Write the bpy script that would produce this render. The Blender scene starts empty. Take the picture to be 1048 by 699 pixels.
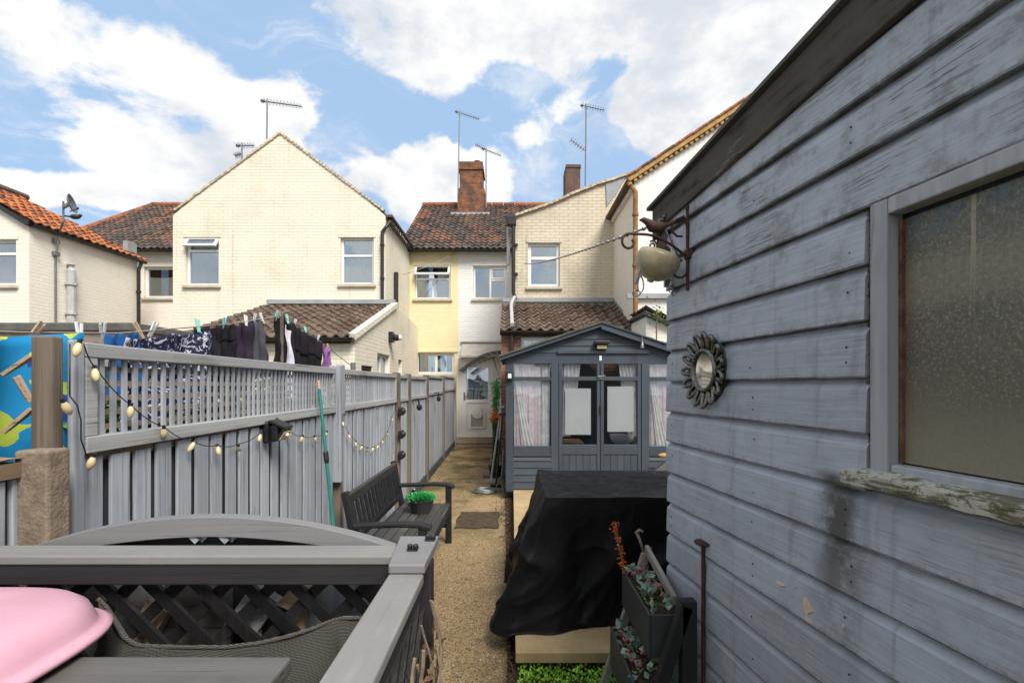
import bpy, bmesh, math, random
from mathutils import Vector, Matrix, noise as mnoise
from mathutils.geometry import tessellate_polygon
random.seed(7)
C = bpy.context.scene.collection
PI = math.pi
H, F, CX, HY = 1.65, 480.0, 524.0, 394.0      # eye height; focal length and principal point used while measuring the photograph
V = Vector
Z3 = V((0, 0, 1))
def P(px, py, Y): return V(((px - CX) / F * Y, Y, H + (HY - py) / F * Y))
def W(px, py, Y):
    p = P(px, py, Y); return (p.x, p.z)

# ------------------------------------------------------------------ objects
LOCAL = set()
def tag(o, label=None, cat=None, group=None, kind=None):
    if label: o['label'] = label
    if cat: o['category'] = cat
    if group: o['group'] = group
    if kind: o['kind'] = kind
    return o
ORG = {}
def thing(name, label, cat, loc=(0, 0, 0), rz=0.0, group=None, local=False):
    o = bpy.data.objects.new(name, None); C.objects.link(o)
    o.empty_display_size = 0.1
    o.location = loc; o.rotation_euler = (0, 0, rz)
    tag(o, label, cat, group)
    ORG[o] = V((0, 0, 0)) if local else V(loc)
    return o

class MB:
    def __init__(s): s.v = []; s.f = []
    def add(s, vs, fs):
        b = len(s.v); s.v += [V(p) for p in vs]; s.f += [tuple(b + i for i in f) for f in fs]
    def box(s, x0, x1, y0, y1, z0, z1):
        s.add([(x0,y0,z0),(x1,y0,z0),(x1,y1,z0),(x0,y1,z0),(x0,y0,z1),(x1,y0,z1),(x1,y1,z1),(x0,y1,z1)],
              [(0,3,2,1),(4,5,6,7),(0,1,5,4),(1,2,6,5),(2,3,7,6),(3,0,4,7)])
        return s
    def fbox(s, fr, u0, u1, z0, z1, n0, n1):
        O, U, N = fr
        pts = [O + U*u + Z3*z + N*n for z in (z0, z1) for (u, n) in ((u0, n0), (u1, n0), (u1, n1), (u0, n1))]
        s.add(pts, [(0,3,2,1),(4,5,6,7),(0,1,5,4),(1,2,6,5),(2,3,7,6),(3,0,4,7)]); return s
    def bar(s, a, b, w, h, up=(0, 0, 1)):
        a = V(a); b = V(b); d = (b - a).normalized(); up = V(up)
        if abs(d.dot(up)) > .98: up = V((0, 1, 0))
        r = d.cross(up).normalized() * (w / 2); u = r.cross(d).normalized() * (h / 2)
        pts = [a-r-u, a+r-u, a+r+u, a-r+u, b-r-u, b+r-u, b+r+u, b-r+u]
        s.add(pts, [(0,3,2,1),(4,5,6,7),(0,1,5,4),(1,2,6,5),(2,3,7,6),(3,0,4,7)]); return s
    def tube(s, pts, r, n=8, caps=True):
        pts = [V(p) for p in pts]; m = len(pts)
        rs = r if isinstance(r, (list, tuple)) else [r]*m
        prev = None; rings = []
        for i, p in enumerate(pts):
            d = (pts[min(i+1, m-1)] - pts[max(i-1, 0)])
            d = d.normalized() if d.length > 1e-9 else Z3
            if prev is None:
                a = V((0,0,1)) if abs(d.z) < .9 else V((1,0,0))
                x = d.cross(a).normalized()
            else:
                x = (prev - d*prev.dot(d))
                x = x.normalized() if x.length > 1e-6 else d.orthogonal().normalized()
            prev = x; y = d.cross(x)
            rings.append([p + (x*math.cos(2*PI*k/n) + y*math.sin(2*PI*k/n))*rs[i] for k in range(n)])
        vs = [q for rg in rings for q in rg]; fs = []
        for i in range(m-1):
            for k in range(n):
                fs.append((i*n+k, i*n+(k+1)%n, (i+1)*n+(k+1)%n, (i+1)*n+k))
        if caps: fs += [tuple(range(n-1, -1, -1)), tuple((m-1)*n+k for k in range(n))]
        s.add(vs, fs); return s
    def lathe(s, prof, c, n=20, axis=None, caps=True):
        c = V(c); a = V(axis).normalized() if axis else Z3.copy()
        x = a.orthogonal().normalized() if axis else V((1,0,0)); y = a.cross(x)
        vs = []; fs = []; m = len(prof)
        for (r, h) in prof:
            for k in range(n): vs.append(c + a*h + (x*math.cos(2*PI*k/n) + y*math.sin(2*PI*k/n))*max(r, 1e-4))
        for i in range(m-1):
            for k in range(n): fs.append((i*n+k, i*n+(k+1)%n, (i+1)*n+(k+1)%n, (i+1)*n+k))
        if caps: fs += [tuple(range(n-1, -1, -1)), tuple((m-1)*n+k for k in range(n))]
        s.add(vs, fs); return s
    def ell(s, c, rx, ry, rz, n=12, m=8, jit=0.0):
        c = V(c); vs = []; fs = []
        sd = random.random()*50
        for i in range(m+1):
            t = PI*i/m
            for k in range(n):
                a = 2*PI*k/n
                d = V((math.sin(t)*math.cos(a), math.sin(t)*math.sin(a), math.cos(t)))
                q = 1 + jit*mnoise.noise(d*1.7 + V((sd, sd, 0)))
                vs.append(c + V((d.x*rx, d.y*ry, d.z*rz))*q)
        for i in range(m):
            for k in range(n): fs.append((i*n+k, (i+1)*n+k, (i+1)*n+(k+1)%n, i*n+(k+1)%n))
        s.add(vs, fs); return s
    def prism(s, poly, off):
        """poly: 3-D outline, off: extrusion vector"""
        poly = [V(p) for p in poly]; n = len(poly); off = V(off)
        tris = tessellate_polygon([poly])
        vs = poly + [p + off for p in poly]; fs = []
        for t in tris: fs += [tuple(t), tuple(i + n for i in reversed(t))]
        for i in range(n):
            j = (i+1) % n; fs.append((i, j, j+n, i+n))
        s.add(vs, fs); return s
    def grid(s, fn, nu, nv):
        vs = [V(fn(i/nu, j/nv)) for j in range(nv+1) for i in range(nu+1)]
        fs = [(j*(nu+1)+i, j*(nu+1)+i+1, (j+1)*(nu+1)+i+1, (j+1)*(nu+1)+i) for j in range(nv) for i in range(nu)]
        s.add(vs, fs); return s
    def leaf(s, p, d, L, w, fold=.25):
        d = V(d).normalized(); x = d.orthogonal().normalized()
        a = random.random()*2*PI; x = (x*math.cos(a) + d.cross(x)*math.sin(a)); nn = x.cross(d)
        p = V(p)
        s.add([p, p + d*L*.45 + x*w/2 + nn*L*fold*.4, p + d*L + nn*0, p + d*L*.45 - x*w/2 + nn*L*fold*.4, p + d*L*.5], [(0,1,4),(1,2,4),(2,3,4),(3,0,4)])
    def build(s, name, mat, parent=None, at=None, smooth=False, bevel=0.0, seg=2, solid=0.0, fixn=True):
        me = bpy.data.meshes.new(name)
        if parent is not None: o0 = ORG[parent]
        else: o0 = V(at) if at is not None else V((0, 0, 0))
        me.from_pydata([p - o0 for p in s.v], [], s.f)
        if fixn:
            bm = bmesh.new(); bm.from_mesh(me); bmesh.ops.recalc_face_normals(bm, faces=bm.faces); bm.to_mesh(me); bm.free()
        me.materials.append(mat)
        if smooth:
            for p in me.polygons: p.use_smooth = True
        me.update()
        o = bpy.data.objects.new(name, me); C.objects.link(o)
        if parent is not None: o.parent = parent; ORG[o] = o0
        else: o.location = o0; ORG[o] = o0
        if solid:
            md = o.modifiers.new('solid', 'SOLIDIFY'); md.thickness = solid; md.offset = 0
        if bevel:
            md = o.modifiers.new('bevel', 'BEVEL'); md.width = bevel; md.segments = seg; md.limit_method = 'ANGLE'; md.angle_limit = .7
        return o

def copy_tree(o, parent=None):
    c = o.copy(); C.objects.link(c)
    if parent is not None: c.parent = parent
    for ch in list(o.children): copy_tree(ch, c)
    return c

# ------------------------------------------------------------------ materials
class NT:
    def __init__(s, name):
        s.m = bpy.data.materials.new(name); s.m.use_nodes = True
        s.t = s.m.node_tree; s.t.nodes.clear()
        s.out = s.n('ShaderNodeOutputMaterial'); s.b = s.n('ShaderNodeBsdfPrincipled')
        s.l(s.b.outputs[0], s.out.inputs[0])
    def n(s, t, **k):
        x = s.t.nodes.new(t)
        for a, v in k.items(): setattr(x, a, v)
        return x
    def l(s, a, b): s.t.links.new(a, b)
    def put(s, sock, v):
        if hasattr(v, 'is_linked') or isinstance(v, bpy.types.NodeSocket): s.l(v, sock)
        else: sock.default_value = v
    def obj(s): return s.n('ShaderNodeTexCoord').outputs['Object']
    def rnd(s): return s.n('ShaderNodeNewGeometry').outputs['Random Per Island']
    def vm(s, op, a, b):
        x = s.n('ShaderNodeVectorMath', operation=op); s.put(x.inputs[0], a); s.put(x.inputs[1], b); return x.outputs[0]
    def mt(s, op, a, b=0.0, clamp=False):
        x = s.n('ShaderNodeMath', operation=op, use_clamp=clamp); s.put(x.inputs[0], a); s.put(x.inputs[1], b); return x.outputs[0]
    def noise(s, vec, scale, detail=4, rough=.55, dist=0.0):
        x = s.n('ShaderNodeTexNoise'); s.put(x.inputs['Vector'], vec)
        x.inputs['Scale'].default_value = scale; x.inputs['Detail'].default_value = detail
        x.inputs['Roughness'].default_value = rough; x.inputs['Distortion'].default_value = dist
        return x.outputs['Fac']
    def voro(s, vec, scale, feature='F1', out='Distance'):
        x = s.n('ShaderNodeTexVoronoi', feature=feature); s.put(x.inputs['Vector'], vec); x.inputs['Scale'].default_value = scale
        return x.outputs[out]
    def ramp(s, fac, a, b, lo=0.0, hi=1.0):
        x = s.n('ShaderNodeMapRange', interpolation_type='SMOOTHSTEP'); s.put(x.inputs[0], fac)
        x.inputs[1].default_value = a; x.inputs[2].default_value = b; x.inputs[3].default_value = lo; x.inputs[4].default_value = hi
        return x.outputs[0]
    def mix(s, fac, a, b, mode='MIX'):
        x = s.n('ShaderNodeMix', data_type='RGBA', blend_type=mode)
        s.put(x.inputs[0], fac)
        for i, v in ((6, a), (7, b)):
            if isinstance(v, (tuple, list)): v = tuple(v) + ((1.0,) if len(v) == 3 else ())
            s.put(x.inputs[i], v)
        return x.outputs[2]
    def scale(s, col, f):
        x = s.n('ShaderNodeVectorMath', operation='SCALE'); s.put(x.inputs[0], col[:3] if isinstance(col, (tuple, list)) else col); s.put(x.inputs[3], f); return x.outputs[0]
    def bump(s, h, st=.5, d=.01):
        x = s.n('ShaderNodeBump'); s.put(x.inputs['Height'], h); x.inputs['Strength'].default_value = st; x.inputs['Distance'].default_value = d
        s.l(x.outputs[0], s.b.inputs['Normal']); return x
    def fin(s, col=None, rough=None, spec=None, metal=None):
        if col is not None:
            if isinstance(col, (tuple, list)): col = tuple(col)[:3] + (1.0,)
            s.put(s.b.inputs['Base Color'], col)
        if rough is not None: s.put(s.b.inputs['Roughness'], rough)
        if spec is not None: s.put(s.b.inputs['Specular IOR Level'], spec)
        if metal is not None: s.put(s.b.inputs['Metallic'], metal)
        return s.m

def plain(name, col, rough=.6, var=.12, scale=9.0, spec=.4, metal=0.0, bump=.15, dirt=(.06, .05, .04), dirtamt=.25):
    t = NT(name); o = t.obj()
    a = t.noise(o, scale, 5, .6); b = t.noise(o, scale*6, 4, .6)
    c = t.scale(col, t.ramp(a, .25, .75, 1-var, 1+var))
    c = t.mix(t.ramp(b, .58, .8, 0, dirtamt), c, dirt)
    if bump: t.bump(b, bump, .004)
    return t.fin(c, t.ramp(a, .3, .7, max(rough-.08, 0.02), min(rough+.1, 1)), spec, metal)

def wood(name, col, axis='Z', rough=.65, var=.14, grime=.35, grimecol=(.05, .05, .045), crack=.5, peel=0.0, peelcol=(.30, .25, .20), fine=34.0, spec=.35, gscale=2.2, bump=.5):
    t = NT(name); o = t.obj(); r = t.rnd()
    off = t.n('ShaderNodeCombineXYZ'); 
    for i, k in enumerate((17.0, 31.0, 23.0)): t.put(off.inputs[i], t.mt('MULTIPLY', r, k))
    o2 = t.vm('ADD', o, off.outputs[0])
    sc = {'X': (1.3, fine, fine), 'Y': (fine, 1.3, fine), 'Z': (fine, fine, 1.3)}[axis]
    st = t.vm('MULTIPLY', o2, sc)
    g = t.noise(st, 1.0, 7, .62, .25)
    st2 = t.vm('MULTIPLY', o2, tuple(q*2.3 if q > 2 else q*1.6 for q in sc))
    k = t.noise(st2, 1.0, 3, .5, .4)
    big = t.noise(o2, gscale, 6, .62)
    c = t.scale(col, t.ramp(r, 0, 1, 1-var, 1+var))
    c = t.mix(t.ramp(g, .25, .75, .0, .45), c, t.scale(c, .62))
    wear = t.mt('MULTIPLY', t.ramp(big, .44, .68), t.ramp(g, .42, .6))
    c = t.mix(t.mt('MULTIPLY', wear, grime), c, grimecol)
    if peel:
        pv = t.vm('MULTIPLY', o2, tuple(q*.35 if q > 2 else q*1.7 for q in sc))
        pf = t.ramp(t.noise(pv, 1.0, 6, .65, .3), .66-.1*peel, .70-.1*peel)
        c = t.mix(pf, c, peelcol)
    ck = t.ramp(k, .30, .36, 1, 0)
    ck = t.mt('MULTIPLY', ck, t.ramp(big, .38, .58))
    c = t.mix(t.mt('MULTIPLY', ck, crack), c, (.02, .02, .022))
    hgt = t.mt('SUBTRACT', g, t.mt('MULTIPLY', ck, .8))
    t.bump(hgt, bump, .004)
    return t.fin(c, t.ramp(big, .3, .7, rough-.1, rough+.15), spec)

def walluv(t):
    o = t.obj(); s = t.n('ShaderNodeSeparateXYZ'); t.l(o, s.inputs[0])
    g = t.n('ShaderNodeNewGeometry'); sn = t.n('ShaderNodeSeparateXYZ'); t.l(g.outputs['True Normal'], sn.inputs[0])
    side = t.mt('GREATER_THAN', t.mt('ABSOLUTE', sn.outputs[0]), .7)
    m = t.n('ShaderNodeMix', data_type='FLOAT'); t.l(side, m.inputs[0]); t.l(s.outputs[0], m.inputs[2]); t.l(s.outputs[1], m.inputs[3])
    c = t.n('ShaderNodeCombineXYZ'); t.l(m.outputs[0], c.inputs[0]); t.l(s.outputs[2], c.inputs[1])
    return c.outputs[0], o, s.outputs[2]

def brickpaint(name, col, grime=.2, grimecol=(.22, .18, .13), mortar=.82, flake=.25, bump=.9, streak=.2):
    t = NT(name); uv, o, z = walluv(t)
    jit = t.vm('ADD', uv, t.scale(t.vm('SUBTRACT', t.n('ShaderNodeTexNoise').outputs['Color'], (.5,.5,.5)), .012))
    b = t.n('ShaderNodeTexBrick'); t.l(jit, b.inputs['Vector'])
    b.inputs['Scale'].default_value = 1.0; b.inputs['Brick Width'].default_value = .225; b.inputs['Row Height'].default_value = .075
    b.inputs['Mortar Size'].default_value = .008; b.inputs['Mortar Smooth'].default_value = 1.0; b.inputs['Bias'].default_value = 0
    b.inputs['Color1'].default_value = (.965,.965,.96,1); b.inputs['Color2'].default_value = (1.02,1.02,1.02,1); b.inputs['Mortar'].default_value = (mortar,mortar,mortar,1)
    c = t.mix(1.0, col, b.outputs['Color'], 'MULTIPLY')
    big = t.noise(o, .8, 6, .6); fineN = t.noise(o, 14, 5, .65)
    stv = t.vm('MULTIPLY', o, (5.0, 5.0, .35)); stn = t.noise(stv, 1.0, 5, .6)
    c = t.mix(t.mt('MULTIPLY', t.ramp(big, .45, .75), grime), c, grimecol)
    c = t.mix(t.mt('MULTIPLY', t.ramp(stn, .55, .8), streak), c, grimecol)
    rowv = t.vm('MULTIPLY', o, (2.2, 2.2, 13.0))
    c = t.mix(t.mt('MULTIPLY', t.ramp(t.noise(rowv, 1.0, 4, .7), .62, .72), flake), c, grimecol)
    h = t.mt('ADD', t.mt('MULTIPLY', b.outputs['Fac'], -1.0), t.mt('MULTIPLY', fineN, .5))
    t.bump(h, bump, .008)
    return t.fin(c, .75, .25)

def brickraw(name, c1, c2, mortar=(.30, .27, .23), dark=.4):
    t = NT(name); uv, o, z = walluv(t)
    b = t.n('ShaderNodeTexBrick'); t.l(uv, b.inputs['Vector'])
    b.inputs['Scale'].default_value = 1.0; b.inputs['Brick Width'].default_value = .225; b.inputs['Row Height'].default_value = .075
    b.inputs['Mortar Size'].default_value = .007; b.inputs['Mortar Smooth'].default_value = .3
    b.inputs['Color1'].default_value = c1+(1,); b.inputs['Color2'].default_value = c2+(1,); b.inputs['Mortar'].default_value = mortar+(1,)
    n = t.noise(o, 4.5, 6, .65)
    c = t.mix(t.mt('MULTIPLY', t.ramp(n, .38, .62), dark), b.outputs['Color'], (.07, .055, .045))
    t.bump(t.mt('ADD', t.mt('MULTIPLY', b.outputs['Fac'], -1.0), t.noise(o, 30, 4)), .8, .01)
    return t.fin(c, .85, .2)

def tiles(name, c1, c2, c3, lichen=.3, rare=.12):
    t = NT(name); o = t.obj(); r = t.rnd()
    c = t.mix(t.ramp(r, 0, 1), c1, c2)
    patch = t.noise(o, .55, 3, .5)
    c = t.mix(t.mt('MULTIPLY', t.ramp(patch, .56, .62), t.ramp(r, .25, .35)), c, c3)
    c = t.mix(t.mt('GREATER_THAN', r, 1-rare), c, c3)
    n = t.noise(o, 9, 6, .7)
    c = t.mix(t.ramp(n, .48, .72, 0, lichen), c, (.17, .16, .13))
    c = t.scale(c, t.ramp(t.noise(o, 30, 3), .3, .7, .75, 1.2))
    t.bump(n, .4, .01)
    return t.fin(c, .85, .2)

def glassmat(name, tint=(.75, .8, .8), refl=.3, rough=.02):
    t = NT(name)
    tr = t.n('ShaderNodeBsdfTransparent'); tr.inputs[0].default_value = tint + (1,)
    gl = t.n('ShaderNodeBsdfGlossy'); gl.inputs['Roughness'].default_value = rough; gl.inputs['Color'].default_value = (.92, .96, 1, 1)
    wv = t.n('ShaderNodeBump'); t.l(t.noise(t.obj(), 1.6, 2), wv.inputs['Height']); wv.inputs['Strength'].default_value = .2; wv.inputs['Distance'].default_value = .02
    t.l(wv.outputs[0], gl.inputs['Normal'])
    lw = t.n('ShaderNodeLayerWeight'); lw.inputs[0].default_value = .5
    fac = t.mt('ADD', t.mt('MULTIPLY', lw.outputs['Fresnel'], .6), refl, True)
    mx = t.n('ShaderNodeMixShader'); t.l(fac, mx.inputs[0]); t.l(tr.outputs[0], mx.inputs[1]); t.l(gl.outputs[0], mx.inputs[2])
    t.l(mx.outputs[0], t.out.inputs[0]); return t.m

def clothmat(name, col, rough=.85, spec=.2, weave=0.0, wr=.3):
    t = NT(name); o = t.obj()
    n = t.noise(o, 12, 5, .6)
    c = t.scale(col, t.ramp(n, .3, .7, .85, 1.12))
    h = n
    t.bump(h, wr, .01)
    return t.fin(c, rough, spec)

M = {}
M['shed'] = wood('shed_paint', (.40, .415, .445), 'Y', .6, .08, .6, (.12, .12, .118), .6, .05, (.36, .32, .28), 62, .35, 3.4, .6)
def shedmat():
    t = NT('shed_cladding_paint'); o = t.obj(); r = t.rnd()
    off = t.n('ShaderNodeCombineXYZ')
    for i, k in enumerate((17.0, 31.0, 23.0)): t.put(off.inputs[i], t.mt('MULTIPLY', r, k))
    o2 = t.vm('ADD', o, off.outputs[0]); s = t.n('ShaderNodeSeparateXYZ'); t.l(o, s.inputs[0]); y, z = s.outputs[1], s.outputs[2]
    grain = t.noise(t.vm('MULTIPLY', o2, (90, 4.0, 120)), 1.0, 6, .62, .15)
    crk = t.noise(t.vm('MULTIPLY', o2, (60, 9.0, 170)), 1.0, 3, .55, .3)
    patch = t.noise(o2, 3.2, 6, .66); mild = t.noise(o, 7.5, 9, .72); spots = t.noise(o, 55, 5, .7)
    c = t.scale((.36, .395, .455), t.ramp(r, 0, 1, .90, 1.10))
    c = t.mix(t.ramp(patch, .35, .65, 0, .5), c, (.335, .35, .375))
    c = t.scale(c, t.ramp(grain, .3, .7, .89, 1.07))
    up = t.ramp(z, 1.5, 2.3, .35, 1.0)
    weath = t.mt('MULTIPLY', t.ramp(patch, .48, .64), up)
    cr = t.mt('MULTIPLY', t.ramp(crk, .54, .60), weath)
    c = t.mix(t.mt('MULTIPLY', cr, .62), c, (.07, .065, .06))
    c = t.mix(t.mt('MULTIPLY', t.mt('MULTIPLY', t.ramp(mild, .48, .68), up), .62), c, (.13, .12, .105))
    drip = t.noise(t.vm('MULTIPLY', o, (1, 13.0, 1.1)), 1.0, 6, .65, .2)
    c = t.mix(t.mt('MULTIPLY', t.ramp(drip, .54, .72), .42), c, (.12, .115, .108))
    fr = t.mt('FRACT', t.mt('DIVIDE', t.mt('ADD', z, -1.673+1.40), .14))
    c = t.mix(t.mt('MULTIPLY', t.ramp(fr, .925, .99), t.ramp(mild, .35, .6, .2, .9)), c, (.10, .095, .085))
    c = t.mix(t.mt('MULTIPLY', t.ramp(fr, .10, .0), t.ramp(spots, .45, .6, .0, .5)), c, (.14, .13, .12))
    st = t.mt('MULTIPLY', t.ramp(t.mt('ABSOLUTE', t.mt('ADD', y, .97)), .015, .11, 1, 0), t.mt('MULTIPLY', t.ramp(z, .75, 1.32), t.ramp(z, 1.40, 1.43, 1, 0)))
    c = t.mix(t.mt('MULTIPLY', st, t.ramp(mild, .36, .56, .15, .9)), c, (.055, .05, .04))
    low = t.mt('MULTIPLY', t.ramp(z, .75, .25), t.ramp(mild, .42, .62))
    c = t.mix(t.mt('MULTIPLY', low, .6), c, (.10, .085, .06))
    flake = t.ramp(t.noise(t.vm('MULTIPLY', o2, (8, 5, 26)), 1.0, 6, .7), .71, .73)
    c = t.mix(t.mt('MULTIPLY', flake, .8), c, (.38, .33, .28))
    t.bump(t.mt('SUBTRACT', t.mt('ADD', t.mt('MULTIPLY', grain, .5), t.mt('MULTIPLY', flake, -.5)), t.mt('MULTIPLY', cr, .9)), .55, .004)
    return t.fin(c, t.ramp(patch, .35, .65, .5, .75), .35)
M['shed'] = shedmat()
M['shed_frame'] = wood('shed_frame_paint', (.36, .375, .40), 'Z', .6, .06, .6, (.09, .09, .08), .6, .05, (.30, .25, .2), 34)
def sillmat():
    t = NT('rotten_sill_paint'); o = t.obj()
    a = t.noise(t.vm('MULTIPLY', o, (14, 5, 30)), 1.0, 8, .72, .4); b = t.noise(o, 26, 7, .7); g = t.noise(t.vm('MULTIPLY', o, (60, 5, 90)), 1.0, 4, .6)
    c = t.mix(t.ramp(a, .44, .52), (.16, .145, .11), (.50, .48, .42))
    c = t.mix(t.mt('MULTIPLY', t.ramp(b, .50, .60), .85), c, (.10, .105, .03))
    c = t.mix(t.ramp(b, .40, .30, 0, .85), c, (.045, .04, .03))
    c = t.mix(t.ramp(g, .60, .68, 0, .8), c, (.03, .028, .022))
    t.bump(t.mt('ADD', a, t.mt('MULTIPLY', b, .7)), 1.0, .008)
    return t.fin(c, .9, .15)
M['sill'] = sillmat()
M['sill_unused'] = wood('rotten_sill', (.50, .47, .40), 'Y', .85, .1, 1.0, (.085, .085, .035), 1.0, .9, (.13, .125, .06), 26, .2, 14, 1.0)
M['fascia'] = wood('weathered_fascia', (.085, .078, .068), 'Y', .85, .1, .9, (.028, .027, .024), .7, .45, (.15, .135, .11), 30, .25, 7, .9)
M['fence'] = wood('fence_paint', (.365, .39, .435), 'Z', .7, .14, .6, (.13, .13, .13), .5, .16, (.40, .37, .33), 60)
M['fence_h'] = wood('fence_paint_rail', (.38, .38, .38), 'Y', .7, .1, .6, (.13, .13, .12), .5, .15, (.38, .34, .30), 60)
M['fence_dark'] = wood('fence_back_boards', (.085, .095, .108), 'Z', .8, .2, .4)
M['rawwood'] = wood('weathered_raw_timber', (.20, .16, .125), 'Z', .85, .25, .7, (.07, .05, .04), .7)
M['rawwood_h'] = wood('weathered_raw_batten', (.27, .19, .12), 'Y', .85, .25, .4, (.07, .05, .04), .5)
M['bench'] = wood('black_bench_stain', (.013, .0135, .015), 'Z', .55, .2, .3, (.05, .05, .05), .3)
M['bench_seat'] = wood('bench_seat_stain', (.052, .051, .05), 'Y', .6, .2, .5, (.16, .15, .14), .4)
M['box_top'] = wood('unit_rail_paint', (.225, .22, .215), 'X', .5, .06, .6, (.33, .32, .30), .15, .0, fine=44, bump=.3)
M['box_top_y'] = wood('unit_side_rail_paint', (.225, .22, .215), 'Y', .5, .06, .6, (.33, .32, .30), .15, .0, fine=44, bump=.3)
M['box_dark'] = wood('unit_dark_paint', (.030, .028, .030), 'X', .5, .1, .3, (.06, .05, .05), .2)
M['arch'] = wood('unit_arch_paint', (.20, .20, .205), 'X', .5, .06, .4, (.29, .29, .29), .2, fine=48, bump=.3)
M['lattice'] = wood('lattice_black', (.012, .0115, .012), 'Z', .45, .2, .2, (.06, .05, .05), .2)
M['slab_wood'] = wood('shelf_wood', (.14, .13, .12), 'X', .5, .25, .6, (.04, .04, .04), .6, fine=26, gscale=3.5, bump=.6)
M['planter'] = wood('planter_paint', (.040, .045, .046), 'Y', .6, .1, .3, (.08, .08, .07), .3)
M['planter_leg'] = wood('planter_leg_paint', (.016, .016, .017), 'Z', .6, .1, .2, (.08, .07, .06), .3)
M['greywood'] = wood('driftwood_edge', (.30, .27, .23), 'Y', .85, .2, .6, (.1, .08, .06), .6)
M['summer'] = wood('summerhouse_paint', (.055, .069, .092), 'X', .5, .08, .25, (.10, .11, .12), .3, fine=30, bump=.3)
M['summer_v'] = wood('summerhouse_frame_paint', (.052, .066, .088), 'Z', .5, .08, .25, (.10, .11, .12), .3, fine=30, bump=.3)
M['mossfelt'] = plain('mossy_roof_felt', (.10, .105, .085), .95, .3, 7, .15, dirt=(.10, .13, .05), dirtamt=.7, bump=.6)
M['cream'] = brickpaint('cream_painted_brick', (.79, .73, .60), .40, (.47, .39, .27), .92, .6, .7, .55)
M['cream2'] = brickpaint('cream_painted_brick_worn', (.64, .56, .43), .5, (.29, .24, .18), .88, .6, .9, .5)
M['cream_l'] = brickpaint('pale_painted_brick', (.80, .745, .65), .16, (.54, .47, .37), .97, .14, .5, .22)
M['yellow'] = brickpaint('yellow_painted_brick', (.79, .69, .43), .25, (.58, .47, .28), .95, .2, .5, .22)
M['white'] = brickpaint('white_painted_brick', (.78, .78, .77), .15, (.5, .48, .45), .9, .16, .8, .22)
M['render'] = plain('white_render', (.76, .75, .73), .85, .06, 1.2, .2, bump=.3, dirt=(.5, .48, .42), dirtamt=.25)
M['redbrick'] = brickraw('red_brick', (.33, .12, .06), (.21, .09, .055))
M['chimney'] = brickraw('chimney_brick', (.34, .115, .045), (.17, .07, .04), (.22, .18, .14), .75)
M['chimney2'] = brickraw('brown_chimney_brick', (.17, .10, .075), (.12, .075, .06), (.2, .17, .15), .5)
M['tile_brown'] = tiles('brown_pantile', (.065, .050, .045), (.125, .092, .076), (.21, .10, .065), .55, .03)
M['tile_orange'] = tiles('orange_pantile', (.44, .155, .06), (.32, .11, .048), (.22, .09, .05), .3, .2)
M['tile_ext'] = tiles('lean_to_pantile', (.105, .073, .055), (.165, .118, .088), (.10, .06, .045), .45, .1)
M['ridge'] = tiles('terracotta_ridge', (.36, .13, .06), (.25, .10, .055), (.14, .08, .05), .4, .2)
M['verge'] = plain('mortared_verge', (.52, .44, .32), .9, .4, 11, .2, dirt=(.10, .075, .05), dirtamt=.8, bump=1.0)
M['ochre'] = plain('ochre_verge_brick', (.42, .26, .11), .85, .3, 8, .2, dirt=(.13, .07, .04), dirtamt=.7, bump=.8)
M['lead'] = plain('lead_flashing', (.30, .31, .33), .55, .15, 5, .4)
M['upvc'] = plain('white_window_plastic', (.74, .74, .74), .35, .04, 3, .5, bump=0, dirt=(.5, .48, .42), dirtamt=.15)
M['stone_sill'] = plain('painted_sill', (.52, .46, .35), .8, .15, 6)
M['glass'] = glassmat('window_glass', (.72, .8, .82), .26, .03)
M['sglass'] = glassmat('summerhouse_glass', (.93, .94, .94), .03, .02)
M['curtain'] = clothmat('net_curtain', (.52, .54, .54))
M['blind'] = clothmat('pale_blue_blind', (.46, .50, .51))
M['beige_curtain'] = clothmat('beige_curtain', (.40, .36, .28))
M['pinknet'] = clothmat('pale_pink_net', (.92, .80, .87))
M['whitenet'] = clothmat('white_net', (.90, .89, .90))
M['board_white'] = plain('white_board', (.86, .87, .89), .6, .03, 2, .3, bump=0, dirtamt=0)
M['black'] = plain('black_plastic', (.014, .014, .015), .4, .2, 14, .45)
M['gutter'] = plain('black_gutter', (.022, .021, .021), .45, .2, 10)
M['putty'] = plain('rusty_putty', (.14, .075, .045), .85, .5, 30, .2, dirt=(.03, .025, .02), dirtamt=.9, bump=.8)
M['rustpipe'] = plain('rusty_brown_pipe', (.26, .13, .055), .75, .35, 12, .3, dirt=(.08, .04, .02), dirtamt=.6)
M['brownwood'] = plain('brown_barge_board', (.085, .045, .03), .7, .25, 9)
M['rust'] = plain('rusted_iron', (.075, .042, .030), .75, .4, 25, .35, .4, .6, (.15, .07, .035), .5)
M['porch'] = plain('pale_lead_ledge', (.42, .395, .36), .8, .15, 5, .3)
M['greymetal'] = plain('grey_metal', (.20, .21, .22), .45, .15, 12, .5, .6)
M['greypipe'] = plain('grey_pipe', (.42, .43, .43), .55, .1, 8)
M['aerial'] = plain('aerial_metal', (.20, .21, .23), .5, .2, 12, .5, .5)
M['silver'] = plain('antique_silver', (.17, .165, .155), .26, .4, 55, .5, 1.0, .5, (.012, .012, .012), 1.0)
M['mirror'] = NT('mirror_glass').fin((.55, .56, .57), .05, .5, 1.0)
M['pink'] = plain('pink_plastic', (.56, .31, .385), .40, .10, 4, .5, bump=.2, dirt=(.50, .30, .34), dirtamt=.75)
M['pot'] = plain('dark_pot', (.03, .03, .03), .5, .2, 10)
M['stone'] = plain('rough_stone', (.34, .30, .26), .9, .3, 14, .2, bump=1.0)
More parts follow.
